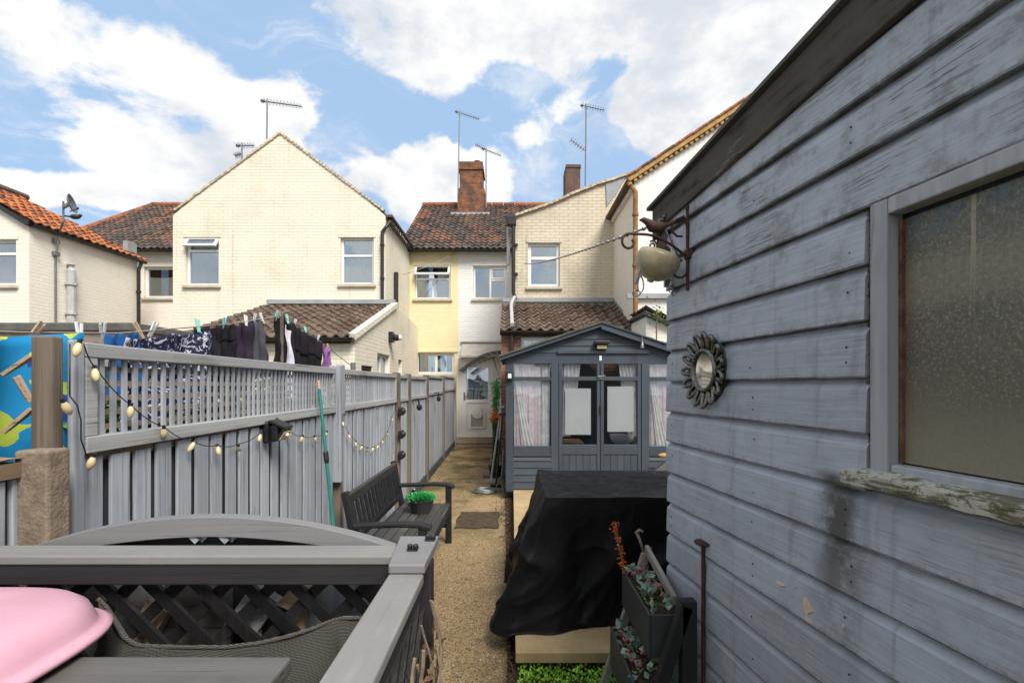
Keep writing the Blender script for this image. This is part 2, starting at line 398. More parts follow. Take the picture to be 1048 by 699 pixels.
M['soil'] = plain('dark_soil', (.055, .040, .028), .95, .4, 22, .1, bump=1.0)
M['deadleaf'] = tiles('dead_leaves', (.12, .065, .035), (.07, .04, .025), (.19, .10, .06), .3)
M['rope'] = plain('dry_stem', (.24, .18, .12), .9, .3, 20)
M['felt'] = plain('grey_roof_felt', (.11, .105, .10), .9, .25, 6, .2, bump=.5)
M['outwall'] = plain('outbuilding_wall', (.26, .21, .18), .9, .25, 5, .2, bump=.5)
M['bulb'] = plain('cream_bulb', (.66, .54, .31), .35, .2, 20, .5, bump=0, dirtamt=.05)
M['teal'] = plain('teal_handle', (.012, .17, .15), .4, .1, 10, .5)
M['orange_flower'] = plain('orange_flower', (.70, .20, .03), .7, .3, 20, .2, bump=0)
M['rust_flower'] = plain('dried_orange_flower', (.45, .11, .03), .8, .4, 30, .2, bump=0)
M['pink_flower'] = plain('dusky_pink_flower', (.36, .10, .15), .8, .4, 40, .2, bump=0, dirt=(.5, .35, .35))
def leafmat(name, c1, c2, rough=.5):
    t = NT(name); r = t.rnd(); o = t.obj()
    c = t.mix(r, c1, c2); c = t.scale(c, t.ramp(t.noise(o, 25, 3), .3, .7, .75, 1.25))
    t.b.inputs['Subsurface Weight'].default_value = 0.0
    return t.fin(c, rough, .3)
M['lime'] = leafmat('lime_leaf', (.22, .30, .03), (.10, .17, .025))
M['green'] = leafmat('bright_ground_leaf', (.16, .40, .03), (.30, .54, .06))
M['darkgreen'] = leafmat('dark_leaf', (.035, .075, .022), (.06, .11, .03))
M['bluegreen'] = leafmat('grey_green_leaf', (.12, .20, .155), (.26, .34, .27))
M['plasticgreen'] = leafmat('vivid_green_leaf', (.03, .27, .07), (.06, .40, .12))

def gravel():
    t = NT('path_gravel'); o = t.obj()
    vf = t.n('ShaderNodeTexVoronoi', feature='F1'); t.l(o, vf.inputs['Vector']); vf.inputs['Scale'].default_value = 150
    sep = t.n('ShaderNodeSeparateColor'); t.l(vf.outputs['Color'], sep.inputs[0])
    c = t.mix(sep.outputs[0], (.265, .175, .085), (.45, .315, .16))
    c = t.mix(t.mt('GREATER_THAN', sep.outputs[1], .87), c, (.46, .37, .24))
    c = t.mix(t.mt('GREATER_THAN', sep.outputs[2], .86), c, (.11, .075, .05))
    big = t.noise(o, 1.3, 6, .62); mid = t.noise(o, 5, 5, .65)
    s = t.n('ShaderNodeSeparateXYZ'); t.l(o, s.inputs[0])
    far = t.ramp(s.outputs[1], 3.8, 6.6, .15, .95)
    c = t.mix(t.mt('MULTIPLY', t.ramp(big, .40, .66), far), c, (.085, .075, .025))
    c = t.mix(t.ramp(mid, .5, .78, 0, .55), c, (.12, .075, .035))
    edge = t.ramp(s.outputs[0], -.25, .06)
    c = t.mix(t.mt('MULTIPLY', edge, t.ramp(mid, .36, .58, .1, .75)), c, (.075, .066, .026))
    c = t.mix(t.mt('MULTIPLY', t.ramp(t.noise(o, 3.1, 4), .62, .74), .8), c, (.07, .045, .03))
    t.bump(t.mt('ADD', vf.outputs['Distance'], t.mt('MULTIPLY', mid, .3)), .9, .006)
    return t.fin(c, .85, .25)
M['gravel'] = gravel()
def paving():
    t = NT('yellow_paving'); o = t.obj()
    n = t.noise(o, 3.2, 6, .65); f = t.noise(o, 60, 4, .7)
    c = t.mix(t.ramp(n, .3, .7), (.44, .33, .18), (.30, .22, .115))
    c = t.mix(t.ramp(f, .5, .72, 0, .35), c, (.16, .12, .07))
    t.bump(f, .5, .003)
    return t.fin(c, .8, .25)
M['paving'] = paving()
def groundmat():
    t = NT('ground_soil_grass'); o = t.obj()
    n = t.noise(o, .7, 6, .6); f = t.noise(o, 18, 5, .7)
    c = t.mix(t.ramp(n, .4, .6), (.07, .085, .03), (.10, .075, .045)); c = t.scale(c, t.ramp(f, .3, .7, .6, 1.3))
    t.bump(f, .8, .02); return t.fin(c, .95, .15)
M['ground'] = groundmat()
def dirtyglass():
    t = NT('dirty_shed_glass'); o = t.obj()
    st = t.vm('MULTIPLY', o, (1.0, 9.0, 1.0))
    big = t.noise(o, 3.0, 5, .6); sp = t.noise(o, 85, 4, .65); mid = t.noise(o, 22, 5, .6)
    run = t.noise(t.vm('MULTIPLY', o, (1.0, 44.0, .9)), 1.0, 3, .5, .5)
    sz = t.n('ShaderNodeSeparateXYZ'); t.l(o, sz.inputs[0])
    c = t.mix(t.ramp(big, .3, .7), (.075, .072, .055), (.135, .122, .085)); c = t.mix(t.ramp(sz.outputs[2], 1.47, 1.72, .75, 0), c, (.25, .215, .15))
    drops = t.mt('MULTIPLY', t.mt('MULTIPLY', t.ramp(sp, .47, .53), t.ramp(big, .35, .6, .4, 1)), t.ramp(sz.outputs[2], 1.50, 1.66))
    fs = t.noise(o, 160, 3, .6); c = t.mix(t.mt('MULTIPLY', t.mt('MULTIPLY', t.ramp(fs, .54, .62), t.ramp(sz.outputs[2], 1.50, 1.66)), .7), c, (.25, .225, .15)); c = t.mix(t.mt('MULTIPLY', drops, .30), c, (.035, .035, .027))
    c = t.mix(t.mt('MULTIPLY', t.ramp(run, .60, .67), .8), c, (.30, .265, .175))
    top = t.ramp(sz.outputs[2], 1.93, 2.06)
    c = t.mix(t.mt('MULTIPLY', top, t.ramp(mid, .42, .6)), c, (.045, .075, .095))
    band = t.mt('MULTIPLY', t.ramp(sz.outputs[2], 1.80, 1.86), t.ramp(sz.outputs[2], 1.90, 1.96, 1, 0))
    c = t.mix(t.mt('MULTIPLY', band, .45), c, (.23, .205, .135))
    t.bump(sp, .25, .002)
    return t.fin(c, t.ramp(sp, .4, .6, .18, .5), .5)
M['dirtyglass'] = dirtyglass()
def covermat():
    t = NT('black_cover_fabric'); o = t.obj()
    w = t.noise(o, 9, 5, .55, .6); f = t.noise(o, 40, 4, .6)
    c = t.scale((.0045, .0045, .0052), t.ramp(f, .3, .7, .8, 1.3))
    rg = t.n('ShaderNodeTexNoise', noise_type='RIDGED_MULTIFRACTAL'); t.l(t.vm('MULTIPLY', o, (1.0, 1.0, .45)), rg.inputs['Vector']); rg.inputs['Scale'].default_value = 5.5; rg.inputs['Detail'].default_value = 3; rg.inputs['Roughness'].default_value = .45; rg.inputs['Distortion'].default_value = .5
    t.bump(t.mt('ADD', t.mt('MULTIPLY', rg.outputs['Fac'], .6), t.mt('MULTIPLY', f, .08)), 1.0, .026)
    return t.fin(c, t.ramp(w, .35, .65, .44, .66), .17)
M['cover'] = covermat()
def netmat():
    t = NT('grey_netting'); o = t.obj()
    w1 = t.n('ShaderNodeTexWave', wave_type='BANDS', bands_direction='X'); t.l(o, w1.inputs[0]); w1.inputs['Scale'].default_value = 130; w1.inputs['Distortion'].default_value = 1.2
    w2 = t.n('ShaderNodeTexWave', wave_type='BANDS', bands_direction='Z'); t.l(o, w2.inputs[0]); w2.inputs['Scale'].default_value = 110; w2.inputs['Distortion'].default_value = 1.2
    h = t.mt('MULTIPLY', w1.outputs['Fac'], w2.outputs['Fac'])
    c = t.mix(h, (.035, .032, .028), (.31, .29, .255)); t.bump(h, .8, .004)
    return t.fin(c, .8, .2)
M['net'] = netmat()
def kidscloth():
    t = NT('blue_triangle_print'); o = t.obj()
    v = t.vm('MULTIPLY', o, (1, 1, 1)); br = t.n('ShaderNodeTexVoronoi', feature='F1', distance='MANHATTAN'); t.l(v, br.inputs['Vector']); br.inputs['Scale'].default_value = 12
    s = t.n('ShaderNodeSeparateColor'); t.l(br.outputs['Color'], s.inputs[0])
    c = t.mix(t.mt('GREATER_THAN', s.outputs[0], .80), (.012, .19, .40), (.52, .54, .07))
    c = t.mix(t.mt('GREATER_THAN', s.outputs[1], .90), c, (.35, .42, .06))
    c = t.mix(t.mt('GREATER_THAN', s.outputs[2], .95), c, (.02, .05, .22))
    t.bump(t.noise(o, 14, 4), .3, .01); return t.fin(c, .85, .15)
M['kids'] = kidscloth()
def navyprint():
    t = NT('navy_white_print'); o = t.obj()
    n = t.noise(o, 26, 3, .6, 1.5)
    c = t.mix(t.ramp(n, .52, .58), (.014, .016, .045), (.42, .42, .48)); t.bump(n, .3, .01); return t.fin(c, .85, .15)
M['navy'] = navyprint()
M['blackcloth'] = clothmat('black_cotton', (.012, .011, .014)); M['purplecloth'] = clothmat('dark_purple_cotton', (.022, .016, .030)); M['whitecloth'] = clothmat('white_cotton', (.62, .60, .68)); M['bluecloth'] = clothmat('blue_cotton', (.015, .08, .25)); M['greycloth'] = clothmat('grey_cotton', (.06, .06, .07)); M['lilac'] = clothmat('lilac_cotton', (.22, .10, .28)); M['dimroom'] = plain('dim_room', (.03, .028, .026), .9, .1, 5)
M['tanpeg'] = wood('wooden_peg', (.42, .30, .20), 'X', .8, .2, .2); M['aquapeg'] = plain('aqua_peg', (.22, .58, .55), .4, .05, 10); M['whitepeg'] = plain('pale_peg', (.62, .63, .62), .5, .05, 10)
M['polycarb'] = glassmat('clear_canopy_sheet', (.86, .83, .78), .05, .25)
M['ceramic'] = plain('cream_enamel', (.37, .315, .20), .42, .25, 14, .45, bump=.35, dirt=(.12, .075, .035), dirtamt=.65)
M['concrete'] = plain('rough_concrete', (.20, .155, .115), .95, .4, 16, .2, bump=1.0, dirt=(.06, .05, .03), dirtamt=.7)
M['mat_rubber'] = plain('brown_door_mat', (.062, .046, .030), .9, .35, 12, .2, bump=.7)
M['bare_patch'] = plain('bare_wood_scar', (.62, .47, .36), .8, .15, 30, .2, dirt=(.35, .25, .18), dirtamt=.5)
M['bare'] = wood('bare_softwood', (.52, .36, .22), 'Z', .75, .1, .2)
# ------------------------------------------------------------------ setting: ground, path, patio
def sheet(name, poly, z, mat, kind='structure', sub=0):
    mb = MB(); mb.add([(x, y, z) for x, y in poly], [tuple(range(len(poly)))])
    return tag(mb.build(name, mat), kind=kind)
sheet('ground', [(-90, -60), (90, -60), (90, 120), (-90, 120)], 0, M['ground'])
sheet('path', [(-1.30, .2), (-.02, .2), (-.03, 3.0), (-.10, 6.6), (-.30, 12.0), (-.30, 12.2), (-1.54, 12.2), (-1.44, 6)], .012, M['gravel'])
mb = MB()
for i in range(5):
    for j in range(8):
        x0 = .02 + i*.605; y0 = 2.63 + j*.605
        mb.box(x0, x0+.598, y0, y0+.598, .09, .152)
patio = tag(mb.build('patio', M['paving'], bevel=.006), kind='structure')
mb = MB(); mb.box(.05, 3.0, 2.68, 7.4, .0, .088); tag(mb.build('patio_base', M['soil']), kind='structure')
sheet('soil_strip', [(-.02, 1.2), (.9, 1.2), (.9, 2.68), (.05, 2.68), (.05, 7.2), (-.10, 7.2), (-.03, 3)], .018, M['soil'])
mb = MB()
for i in range(900):
    y = random.uniform(1.4, 6.6); x = random.gauss(-.005, .022) - .07*max(0, (y-3))/3.6
    mb.leaf((x, y, .02+random.random()*.03), (random.uniform(-1,1), random.uniform(-1,1), random.uniform(-.2,.6)), random.uniform(.012,.035), random.uniform(.008,.02))
tag(mb.build('leaf_litter', M['deadleaf'], fixn=False), 'dry brown leaf litter along the edge between path and patio', 'leaf litter', kind='stuff')
mb = MB()
for i in range(9500):
    x = random.uniform(.04, .95); y = random.uniform(1.5, 2.66)
    if (x-.13)**2/.014 + (y-2.42)**2/.012 < 1: continue
    hgt = .05 + .03*mnoise.noise(V((x*5, y*5, 0))) ; z = .02+random.random()*max(hgt, .01)
    mb.leaf((x, y, z), (random.uniform(-1,1), random.uniform(-1,1), random.uniform(.1,1.2)), random.uniform(.012,.024), random.uniform(.010,.018))
tag(mb.build('ground_cover', M['green'], fixn=False), 'bright green low leafy ground cover in front of the paving slab', 'ground cover', kind='stuff')
mb = MB(); mb.ell((.125, 2.40, .04), .10, .085, .06, 16, 10, .35)
tag(mb.build('rough_stone', M['stone'], at=(.125, 2.40, 0), smooth=True), 'rough pale stone at the left edge of the green ground cover', 'stone')
mb = MB(); mb.ell((.158, 2.39, .105), .016, .014, .012, 10, 6, .3)
tag(mb.build('pebble', M['ochre'], at=(.158, 2.39, .09), smooth=True), 'small orange pebble on top of the rough pale stone', 'pebble')
# small stones and weeds on the path edge
mb = MB()
for i in range(700):
    y = random.uniform(2.4, 11); x = random.choice([random.gauss(-.08, .05), random.uniform(-1.2, -.1)]) - .02*max(0, y-3)
    r = random.uniform(.004, .010); mb.ell((x, y, .012+r*.4), r, r*random.uniform(.7,1.3), r*.7, 6, 4, .3)
tag(mb.build('loose_gravel', M['stone']), 'loose grit scattered on the gravel path', 'gravel', kind='stuff')
mb = MB()
for i in range(420):
    y = random.uniform(5.5, 12); x = -.12-.03*(y-5.5) + random.gauss(-.04, .05) if random.random() < .6 else -1.40-.02*y+.12+abs(random.gauss(0,.06))
    mb.leaf((x, y, .012), (random.uniform(-.6,.6), random.uniform(-.6,.6), 1), random.uniform(.02,.05), .012)
tag(mb.build('path_weeds', M['darkgreen'], fixn=False), 'sparse green weeds along the far edges of the path', 'weeds', kind='stuff')
# door mat / drain cover on the path
mb = MB(); mb.grid(lambda u, v: (-.66+u*.50+.012*math.sin(v*9), 5.35+v*.66+.012*math.sin(u*11), .022+.006*mnoise.noise(V((u*4, v*4, 1)))), 16, 16)
tag(mb.build('ground_mat', M['mat_rubber'], at=(-.41, 5.68, .02), solid=.012, fixn=False), 'worn flat brown mat lying across the gravel path', 'mat')
# door step
mb = MB(); mb.box(-1.62, -.45, 12.6, 13.98, 0, .10); mb.box(-1.5, -.5, 12.2, 12.597, 0, .05)
tag(mb.build('door_step', M['concrete'], at=(-1, 13, 0), bevel=.012), 'low double concrete step below the white back door', 'step')

# ------------------------------------------------------------------ walls, windows, roofs
def wall(mb, fr, poly, holes=(), depth=.12):
    """vertical wall standing on z = 0; poly runs up, along its top profile and down again; rectangular openings with reveals"""
    O, U, N = fr
    prof = sorted([(u, z) for u, z in poly if z > 0 or False], key=lambda p: p[0])
    def top(u):
        for (a, za), (b, zb_) in zip(prof[:-1], prof[1:]):
            if a - 1e-6 <= u <= b + 1e-6: return za if b - a < 1e-6 else za + (zb_-za)*(u-a)/(b-a)
        return prof[-1][1]
    base = min(z for u, z in poly)
    us = sorted(set([round(u, 5) for u, z in prof] + [round(q, 5) for h in holes for q in h[:2]]))
    for a, b in zip(us[:-1], us[1:]):
        if b - a < 1e-4: continue
        z = base; m_ = (a+b)/2
        for h in sorted([h for h in holes if h[0] < m_ < h[1]], key=lambda h: h[2]):
            mb.add([O+U*a+Z3*z, O+U*b+Z3*z, O+U*b+Z3*h[2], O+U*a+Z3*h[2]], [(0, 1, 2, 3)]); z = h[3]
        mb.add([O+U*a+Z3*z, O+U*b+Z3*z, O+U*b+Z3*top(b), O+U*a+Z3*top(a)], [(0, 1, 2, 3)])
    for (u0, u1, z0, z1) in holes:
        q = [O + U*u + Z3*z for u, z in ((u0, z0), (u0, z1), (u1, z1), (u1, z0))]
        for i in range(4):
            a, b = q[i], q[(i+1) % 4]; mb.add([a, b, b - N*depth, a - N*depth], [(0, 1, 2, 3)])
def frame_of(kind, val):
    if kind == 'y': return (V((0, val, 0)), V((1, 0, 0)), V((0, -1, 0)))
    if kind == 'x+': return (V((val, 0, 0)), V((0, 1, 0)), V((1, 0, 0)))
    if kind == 'x-': return (V((val, 0, 0)), V((0, 1, 0)), V((-1, 0, 0)))
def rect(mb, fr, u0, u1, z0, z1, w, n0, n1):
    mb.fbox(fr, u0, u0+w, z0, z1, n0, n1); mb.fbox(fr, u1-w, u1, z0, z1, n0, n1)
    mb.fbox(fr, u0+w, u1-w, z1-w, z1, n0, n1); mb.fbox(fr, u0+w, u1-w, z0, z0+w, n0, n1)
def window(par, fr, h, transom=None, mull=None, cover='curtain', open_top=False, rec=.07, sill='stone_sill', fw=.055, head=True, side_top=False):
    u0, u1, z0, z1 = h; O, U, N = fr
    f = MB(); rect(f, fr, u0, u1, z0, z1, fw, -rec-.06, -rec)
    zt = None
    if transom is not None:
        zt = z1 - (z1-z0)*transom; f.fbox(fr, u0+fw, u1-fw, zt-fw*.5, zt+fw*.5, -rec-.06, -rec+.002)
    if mull is not None:
        um = u0 + (u1-u0)*mull; f.fbox(fr, um-fw*.5, um+fw*.5, z0+fw, z1-fw if not (transom and open_top) else zt-fw*.5, -rec-.06, -rec+.001)
    if side_top:
        um = u0 + (u1-u0)*mull; zs = z1-(z1-z0)*.42; f.fbox(fr, um+fw*.5, u1-fw, zs-fw*.5, zs+fw*.5, -rec-.06, -rec+.002)
        rect(f, fr, um+fw*.5+.002, u1-fw-.002, zs+fw*.5+.002, z1-fw-.002, .035, -rec-.05, -rec+.018)
    fo = f.build('window', M['upvc'], par, bevel=.006)
    g = MB(); g.fbox(fr, u0+fw, u1-fw, z0+fw, (zt-fw*.5 if (zt and open_top) else z1-fw), -rec-.040, -rec-.034); g.build('pane', M['glass'], fo)
    if zt and open_top:
        s = MB(); hz = zt + fw*.2; L = (z1-.01) - hz; ang = .62
        top = O + Z3*(z1-.02) - N*(rec-.005)
        d = (N*math.sin(ang) - Z3*math.cos(ang)); nn = (N*math.cos(ang) + Z3*math.sin(ang))
        fr2 = (top, U, nn)
        def B(a0, a1, b0, b1, t0, t1, m_):
            pts = [top + U*a + d*b + nn*t for t in (t0, t1) for (a, b) in ((a0, b0), (a1, b0), (a1, b1), (a0, b1))]
            m_.add(pts, [(0,3,2,1),(4,5,6,7),(0,1,5,4),(1,2,6,5),(2,3,7,6),(3,0,4,7)])
        w = .06; a0, a1 = u0+.01, u1-.01
        B(a0, a0+w, 0, L, 0, .05, s); B(a1-w, a1, 0, L, 0, .05, s); B(a0+w, a1-w, 0, w, 0, .05, s); B(a0+w, a1-w, L-w, L, 0, .05, s)
        s.build('vent_sash', M['upvc'], fo, bevel=.005)
        p = MB(); B(a0+w, a1-w, w, L-w, .02, .026, p); p.build('vent_pane', M['glass'], fo)
    if cover:
        c = MB(); n = int((u1-u0)*60)
        spans = {'split': [(0, .28), (.55, .62), (.8, 1)], 'half': [(0, .36), (.62, 1)]}.get(cover, [(0, 1)])
        for a, b in spans:
            c.grid(lambda u, v: O + U*(u0+.03+(u1-u0-.06)*(a+(b-a)*u)) + Z3*(z0+.03+(z1-z0-.06)*v) - N*(rec+.13+(.002 if cover == 'blind' else .02)*math.sin(u*(b-a)*n*1.3+math.sin(u*7)*2)), max(6, int(n*(b-a))), 1)
        c.build('curtain', M[{'blind': 'blind', 'split': 'beige_curtain', 'half': 'curtain'}.get(cover, 'curtain')], fo, smooth=True)
    if sill:
        s = MB(); s.fbox(fr, u0-.06, u1+.06, z0-.07, z0, -rec, .06); s.build('sill', M[sill], fo, bevel=.008)
    if head:
        a = MB(); k = 12; hh = .09
        for i in range(k):
            t0 = i/k; t1 = (i+1)/k
            b0 = z1 + .02 + .05*(1-(2*t0-1)**2); b1 = z1 + .02 + .05*(1-(2*t1-1)**2)
            ua, ub = u0-.05+(u1-u0+.1)*t0, u0-.05+(u1-u0+.1)*t1
            pts = [O+U*ua+Z3*z1+N*.004, O+U*ub+Z3*z1+N*.004, O+U*ub+Z3*(b1+hh)+N*.004, O+U*ua+Z3*(b0+hh)+N*.004]
            pts += [p + N*.012 for p in pts]
            a.add(pts, [(4,5,6,7),(0,1,5,4),(2,3,7,6),(3,0,4,7),(1,2,6,5)])
        a.build('lintel', par.children[0].data.materials[0], fo)
    return fo
def tile_roof(A, B, S, tw=.185, th=.25, keep=None, amp=.021):
    A = V(A); B = V(B); S = V(S); L = (B-A).length; LS = S.length
    U = (B-A)/L; D = S/LS; N = U.cross(D).normalized()
    if N.z < 0: N = -N
    nu = max(1, round(L/tw)); nv = max(1, round(LS/th)); tw = L/nu; th = LS/nv
    mb = MB(); k = 6
    for j in range(nv):
        for i in range(nu):
            u = (i+.5)*tw; v = (j+.5)*th
            if keep and not keep(u, v): continue
            jx = random.gauss(0, .004); jn = random.gauss(0, .004); jv = random.gauss(0, .008)
            pts = []
            for row, (vv, up) in enumerate(((j*th-.03+jv, .042), ((j+1)*th+.02, .006))):
                for q in range(k+1):
                    s = q/k
                    pts.append(A + U*(i*tw+s*tw*1.03+jx) + D*vv + N*(up+jn+amp*math.cos(2*PI*(s+.1))))
            low = [p - N*.028 for p in pts[:k+1]]
            b = pts + low
            fs = [(q, q+1, k+2+q, k+1+q) for q in range(k)] + [(2*k+2+q, 2*k+3+q, q+1, q) for q in range(k)]
            mb.add(b, fs)
    return mb
def pantile(name, mat, par, A, B, S, keep=None, poly=None, **kw):
    o = tile_roof(A, B, S, keep=keep, **kw).build(name, M[mat], par, fixn=False)
    if poly is None: poly = [V(A), V(B), V(B)+V(S), V(A)+V(S)]
    n = (V(B)-V(A)).cross(V(S)).normalized(); n = -n if n.z < 0 else n
    d = MB(); d.prism([p - n*.10 for p in poly], n*.062); d.build('roof_deck', M['gutter'], o)
    return o
def gutter(par, a, b, r=.055, mat='gutter', name='gutter'):
    a = V(a); b = V(b); mb = MB(); d = (b-a).normalized(); x = d.cross(Z3).normalized(); n = 8
    pts = []
    for e in (a, b):
        for k in range(n+1):
            t = PI*k/n; pts.append(e + x*math.cos(t)*r - Z3*math.sin(t)*r)
    fs = [(k, k+1, n+2+k, n+1+k) for k in range(n)]
    mb.add(pts, fs); return mb.build(name, M[mat], par, solid=.008, fixn=False)
def pipe(par, pts, r=.036, mat='gutter', name='downpipe', brackets=()):
    mb = MB(); mb.tube(pts, r, 10)
    for z in brackets:
        p = V(pts[-1]); mb.lathe([(r*1.35, -.025), (r*1.35, .025)], (p.x, p.y, z), 10)
    return mb.build(name, M[mat], par, smooth=False)

# ---- cream gable house (wing with lean-to)
YG = 11.3
g0 = P(177, 394, YG).x; g1 = P(394.5, 394, YG).x
eL = P(177, 221, YG).z; apx, apz = W(287, 135, YG)
house = thing('gable_house', 'cream painted brick house with tall pointed gable and tiled lean-to extension', 'house', ((g0+g1)/2, YG, 0))
fr = frame_of('y', YG)
hL = (*[P(x, 0, YG).x for x in (190, 224)], P(0, 292, YG).z, P(0, 243, YG).z); hR = (*[P(x, 0, YG).x for x in (348.5, 382.5)], P(0, 291, YG).z, P(0, 243, YG).z)
poly = [(g0, 0), (g0, eL)]
for k in range(1, 22):                                     # slightly ragged raked edge
    t = k/22; poly.append((g0+.10+(apx-.09-g0-.10)*t, eL+.10+(apz-eL-.10)*t+random.uniform(-.012, .016)))
poly += [(apx-.07, apz), (apx+.07, apz-.01)]
for k in range(1, 22):
    t = k/22; poly.append((apx+.09+(g1-.10-apx-.09)*t, apz-.02+(eL+.10-apz+.02)*t+random.uniform(-.012, .016)))
poly += [(g1, eL), (g1, 0)]
mb = MB(); wall(mb, fr, poly, [hL, hR]); mb.build('gable_wall', M['cream'], house)
frs = frame_of('x+', g1)
mb = MB(); wall(mb, frs, [(YG, 0), (YG, eL), (16, eL), (16, 0)]); mb.build('side_wall', M['cream'], house)
mb = MB(); wall(mb, frame_of('x-', g0), [(YG, 0), (YG, eL), (16, eL), (16, 0)]); mb.build('side_wall', M['cream'], house)
for s in (-1, 1):
    e = V((g0-.12 if s < 0 else g1+.12, YG+.10, eL-.02)); top = V((apx, YG+.10, apz-.06))
    mb = MB(); mb.prism([e, top, top+V((0, 5.5, 0)), e+V((0, 5.5, 0))], (0, 0, -.09)); r = mb.build('roof', M['tile_brown'], house)
    mb = MB()                                              # verge: small tile ends and mortar along the rake
    n = 34
    for k in range(n):
        a = e.lerp(top, k/n); b = e.lerp(top, (k+.92)/n); a.y = b.y = YG + .03
        if abs(a.x - e.x) < .12: continue
        mb.bar(a+V((0, 0, .035+random.uniform(-.006, .008))), b+V((0, 0, .028+random.uniform(-.006, .008))), .12, .05)
    mb.build('verge', M['verge'], r)
window(house, fr, hL, .27, None, 'blind', True); window(house, fr, hR, .38, None, 'blind')
gutter(house, (g1+.10, YG+.02, eL-.08), (g1+.10, 13.9, eL-.08), .06)
mb = MB(); mb.box(g1+.005, g1+.16, YG+.01, 13.9, eL-.03, eL+.03); mb.build('eaves_board', M['brownwood'], house)
pipe(house, [(g1+.10, YG+.02, eL-.13), (g1+.02, YG-.05, eL-.30), (g1-.06, YG-.06, eL-.40), (g1-.06, YG-.06, 3.6)], .04, brackets=(5.0, 4.2))
pipe(house, [(g1+.06, 12.1, 4.55), (g1+.06, 12.1, 3.4)], .055, 'gutter', 'vent_pipe')
# lean-to
xe = -2.80; YF = 8.35; zf = 2.50; zb = 3.56; xl = -5.86
mb = MB(); wall(mb, frame_of('y', YF), [(xl, 0), (xl, zf), (xe, zf), (xe, 0)])
sh = [(8.72, 9.42, .2, 2.02), (9.75, 10.75, 1.75, 2.32), (11.55, 11.95, 1.6, 2.28)]
wall(mb, frame_of('x+', xe), [(YF, 0), (YF, zf-.02), (YG, zb-.02), (YG+.1, zb), (13.98, zb-.2), (13.98, 0)], sh)
wall(mb, frame_of('x-', xl), [(YF, 0), (YF, zf-.02), (YG, zb-.02), (YG, 0)])
ext = mb.build('extension', M['cream'], house)
pantile('lean_to_roof', 'tile_ext', house, (xl-.05, YF-.12, zf-.02), (xe-.06, YF-.12, zf-.02), (0, YG-YF+.1, zb-zf), tw=.21, th=.27, amp=.035)
mb = MB(); a = V((xe-.01, YF-.1, zf+.0)); b = V((xe-.01, YG, zb+.02)); mb.bar(a, b, .13, .12); mb.build('verge', M['cream'], ext, bevel=.01)
mb = MB(); mb.bar((xl, YG-.05, zb+.08), (xe, YG-.05, zb+.08), .12, .10); mb.build('flashing', M['lead'], ext)
gutter(ext, (xl, YF-.15, zf-.02), (xe+.02, YF-.15, zf-.02), .06)
window(house, frame_of('x+', xe), sh[1], None, .5, 'curtain', fw=.06, head=False)
window(house, frame_of('x+', xe), sh[2], None, None, 'curtain', fw=.06, head=False)
mb = MB(); rect(mb, frame_of('x+', xe), *sh[0], .07, -.12, -.03); mb.fbox(frame_of('x+', xe), sh[0][0]+.07, sh[0][1]-.07, .2, 1.95, -.10, -.06)
mb.build('door', M['brownwood'], house)
mb = MB(); mb.fbox(frame_of('x+', xe), 10.62, 10.80, 2.62, 2.86, 0, .10); mb.lathe([(.02, 0), (.075, .01), (.075, .09), (.04, .13)], (xe+.10, 10.71, 2.73), 12, (1, 0, 0)); mb.build('wall_lamp', M['black'], house, bevel=.01)
mb = MB(); mb.lathe([(.07, 0), (.06, .04), (.02, .06)], (xe+.23, 10.71, 2.73), 12, (1, 0, 0)); mb.build('lamp_lens', M['upvc'], house, smooth=True)

# ---- main row behind: roofs share one plane
YE = 14.0; ZE = P(0, 256, YE).z; YR = 17.6; ZR = P(0, 211, YR).z
def row_roof(par, x0, x1, mat='tile_brown', ridge=True, keep=None, poly=None):
    A = V((x0, YE-.22, ZE-.02)); S = V((0, YR-YE+.22, ZR-ZE+.02))
    r = pantile('roof', mat, par, A, V((x1, YE-.22, ZE-.02)), S, keep=keep, poly=poly)
    d = MB(); d.prism([A+S+V((0, .05, -.1)), V((x1, YR+.05, ZR-.1)), V((x1, YR+3.5, ZE)), V((x0, YR+3.5, ZE))], (0, 0, -.06)); d.build('rear_slope', M['tile_brown'], r)
    if ridge:
        m2 = MB(); n = max(1, int((x1-x0)/.42))
        for k in range(n):
            a = x0+(x1-x0)*k/n; b = x0+(x1-x0)*(k+.96)/n
            m2.tube([(a, YR, ZR+.04+random.gauss(0, .008)), (b, YR, ZR+.04)], .10, 10)
        m2.build('ridge_tiles', M['ridge'], r)
    return r
fy = frame_of('y', YE)
# yellow house
xs = P(469, 0, YE).x; y0 = g1
yel = thing('terraced_house', 'yellow painted brick back of a terraced house between the cream gable and white wall', 'house', ((y0+xs)/2, YE, 0))
hu = (*[P(x, 0, YE).x for x in (424.5, 461)], P(0, 306, YE).z, P(0, 271.5, YE).z); hl = (*[P(x, 0, YE).x for x in (425.5, 465)], P(0, 383, YE).z, P(0, 361.5, YE).z)
mb = MB(); wall(mb, fy, [(y0, 0), (y0, ZE), (xs, ZE), (xs, 0)], [hu, hl]); mb.build('wall', M['yellow'], yel)
window(yel, fy, hu, .40, .5, 'half', True); window(yel, fy, hl, None, .52, 'split', head=False, fw=.07)
row_roof(yel, g1-.3, xs)
gutter(yel, (y0, YE-.26, ZE-.06), (xs, YE-.26, ZE-.06), .055)
mb = MB(); mb.box(y0, xs, YE-.03, YE-.002, P(0, 360.5, YE).z, P(0, 359, YE).z+.02); mb.build('string_course', M['yellow'], yel)
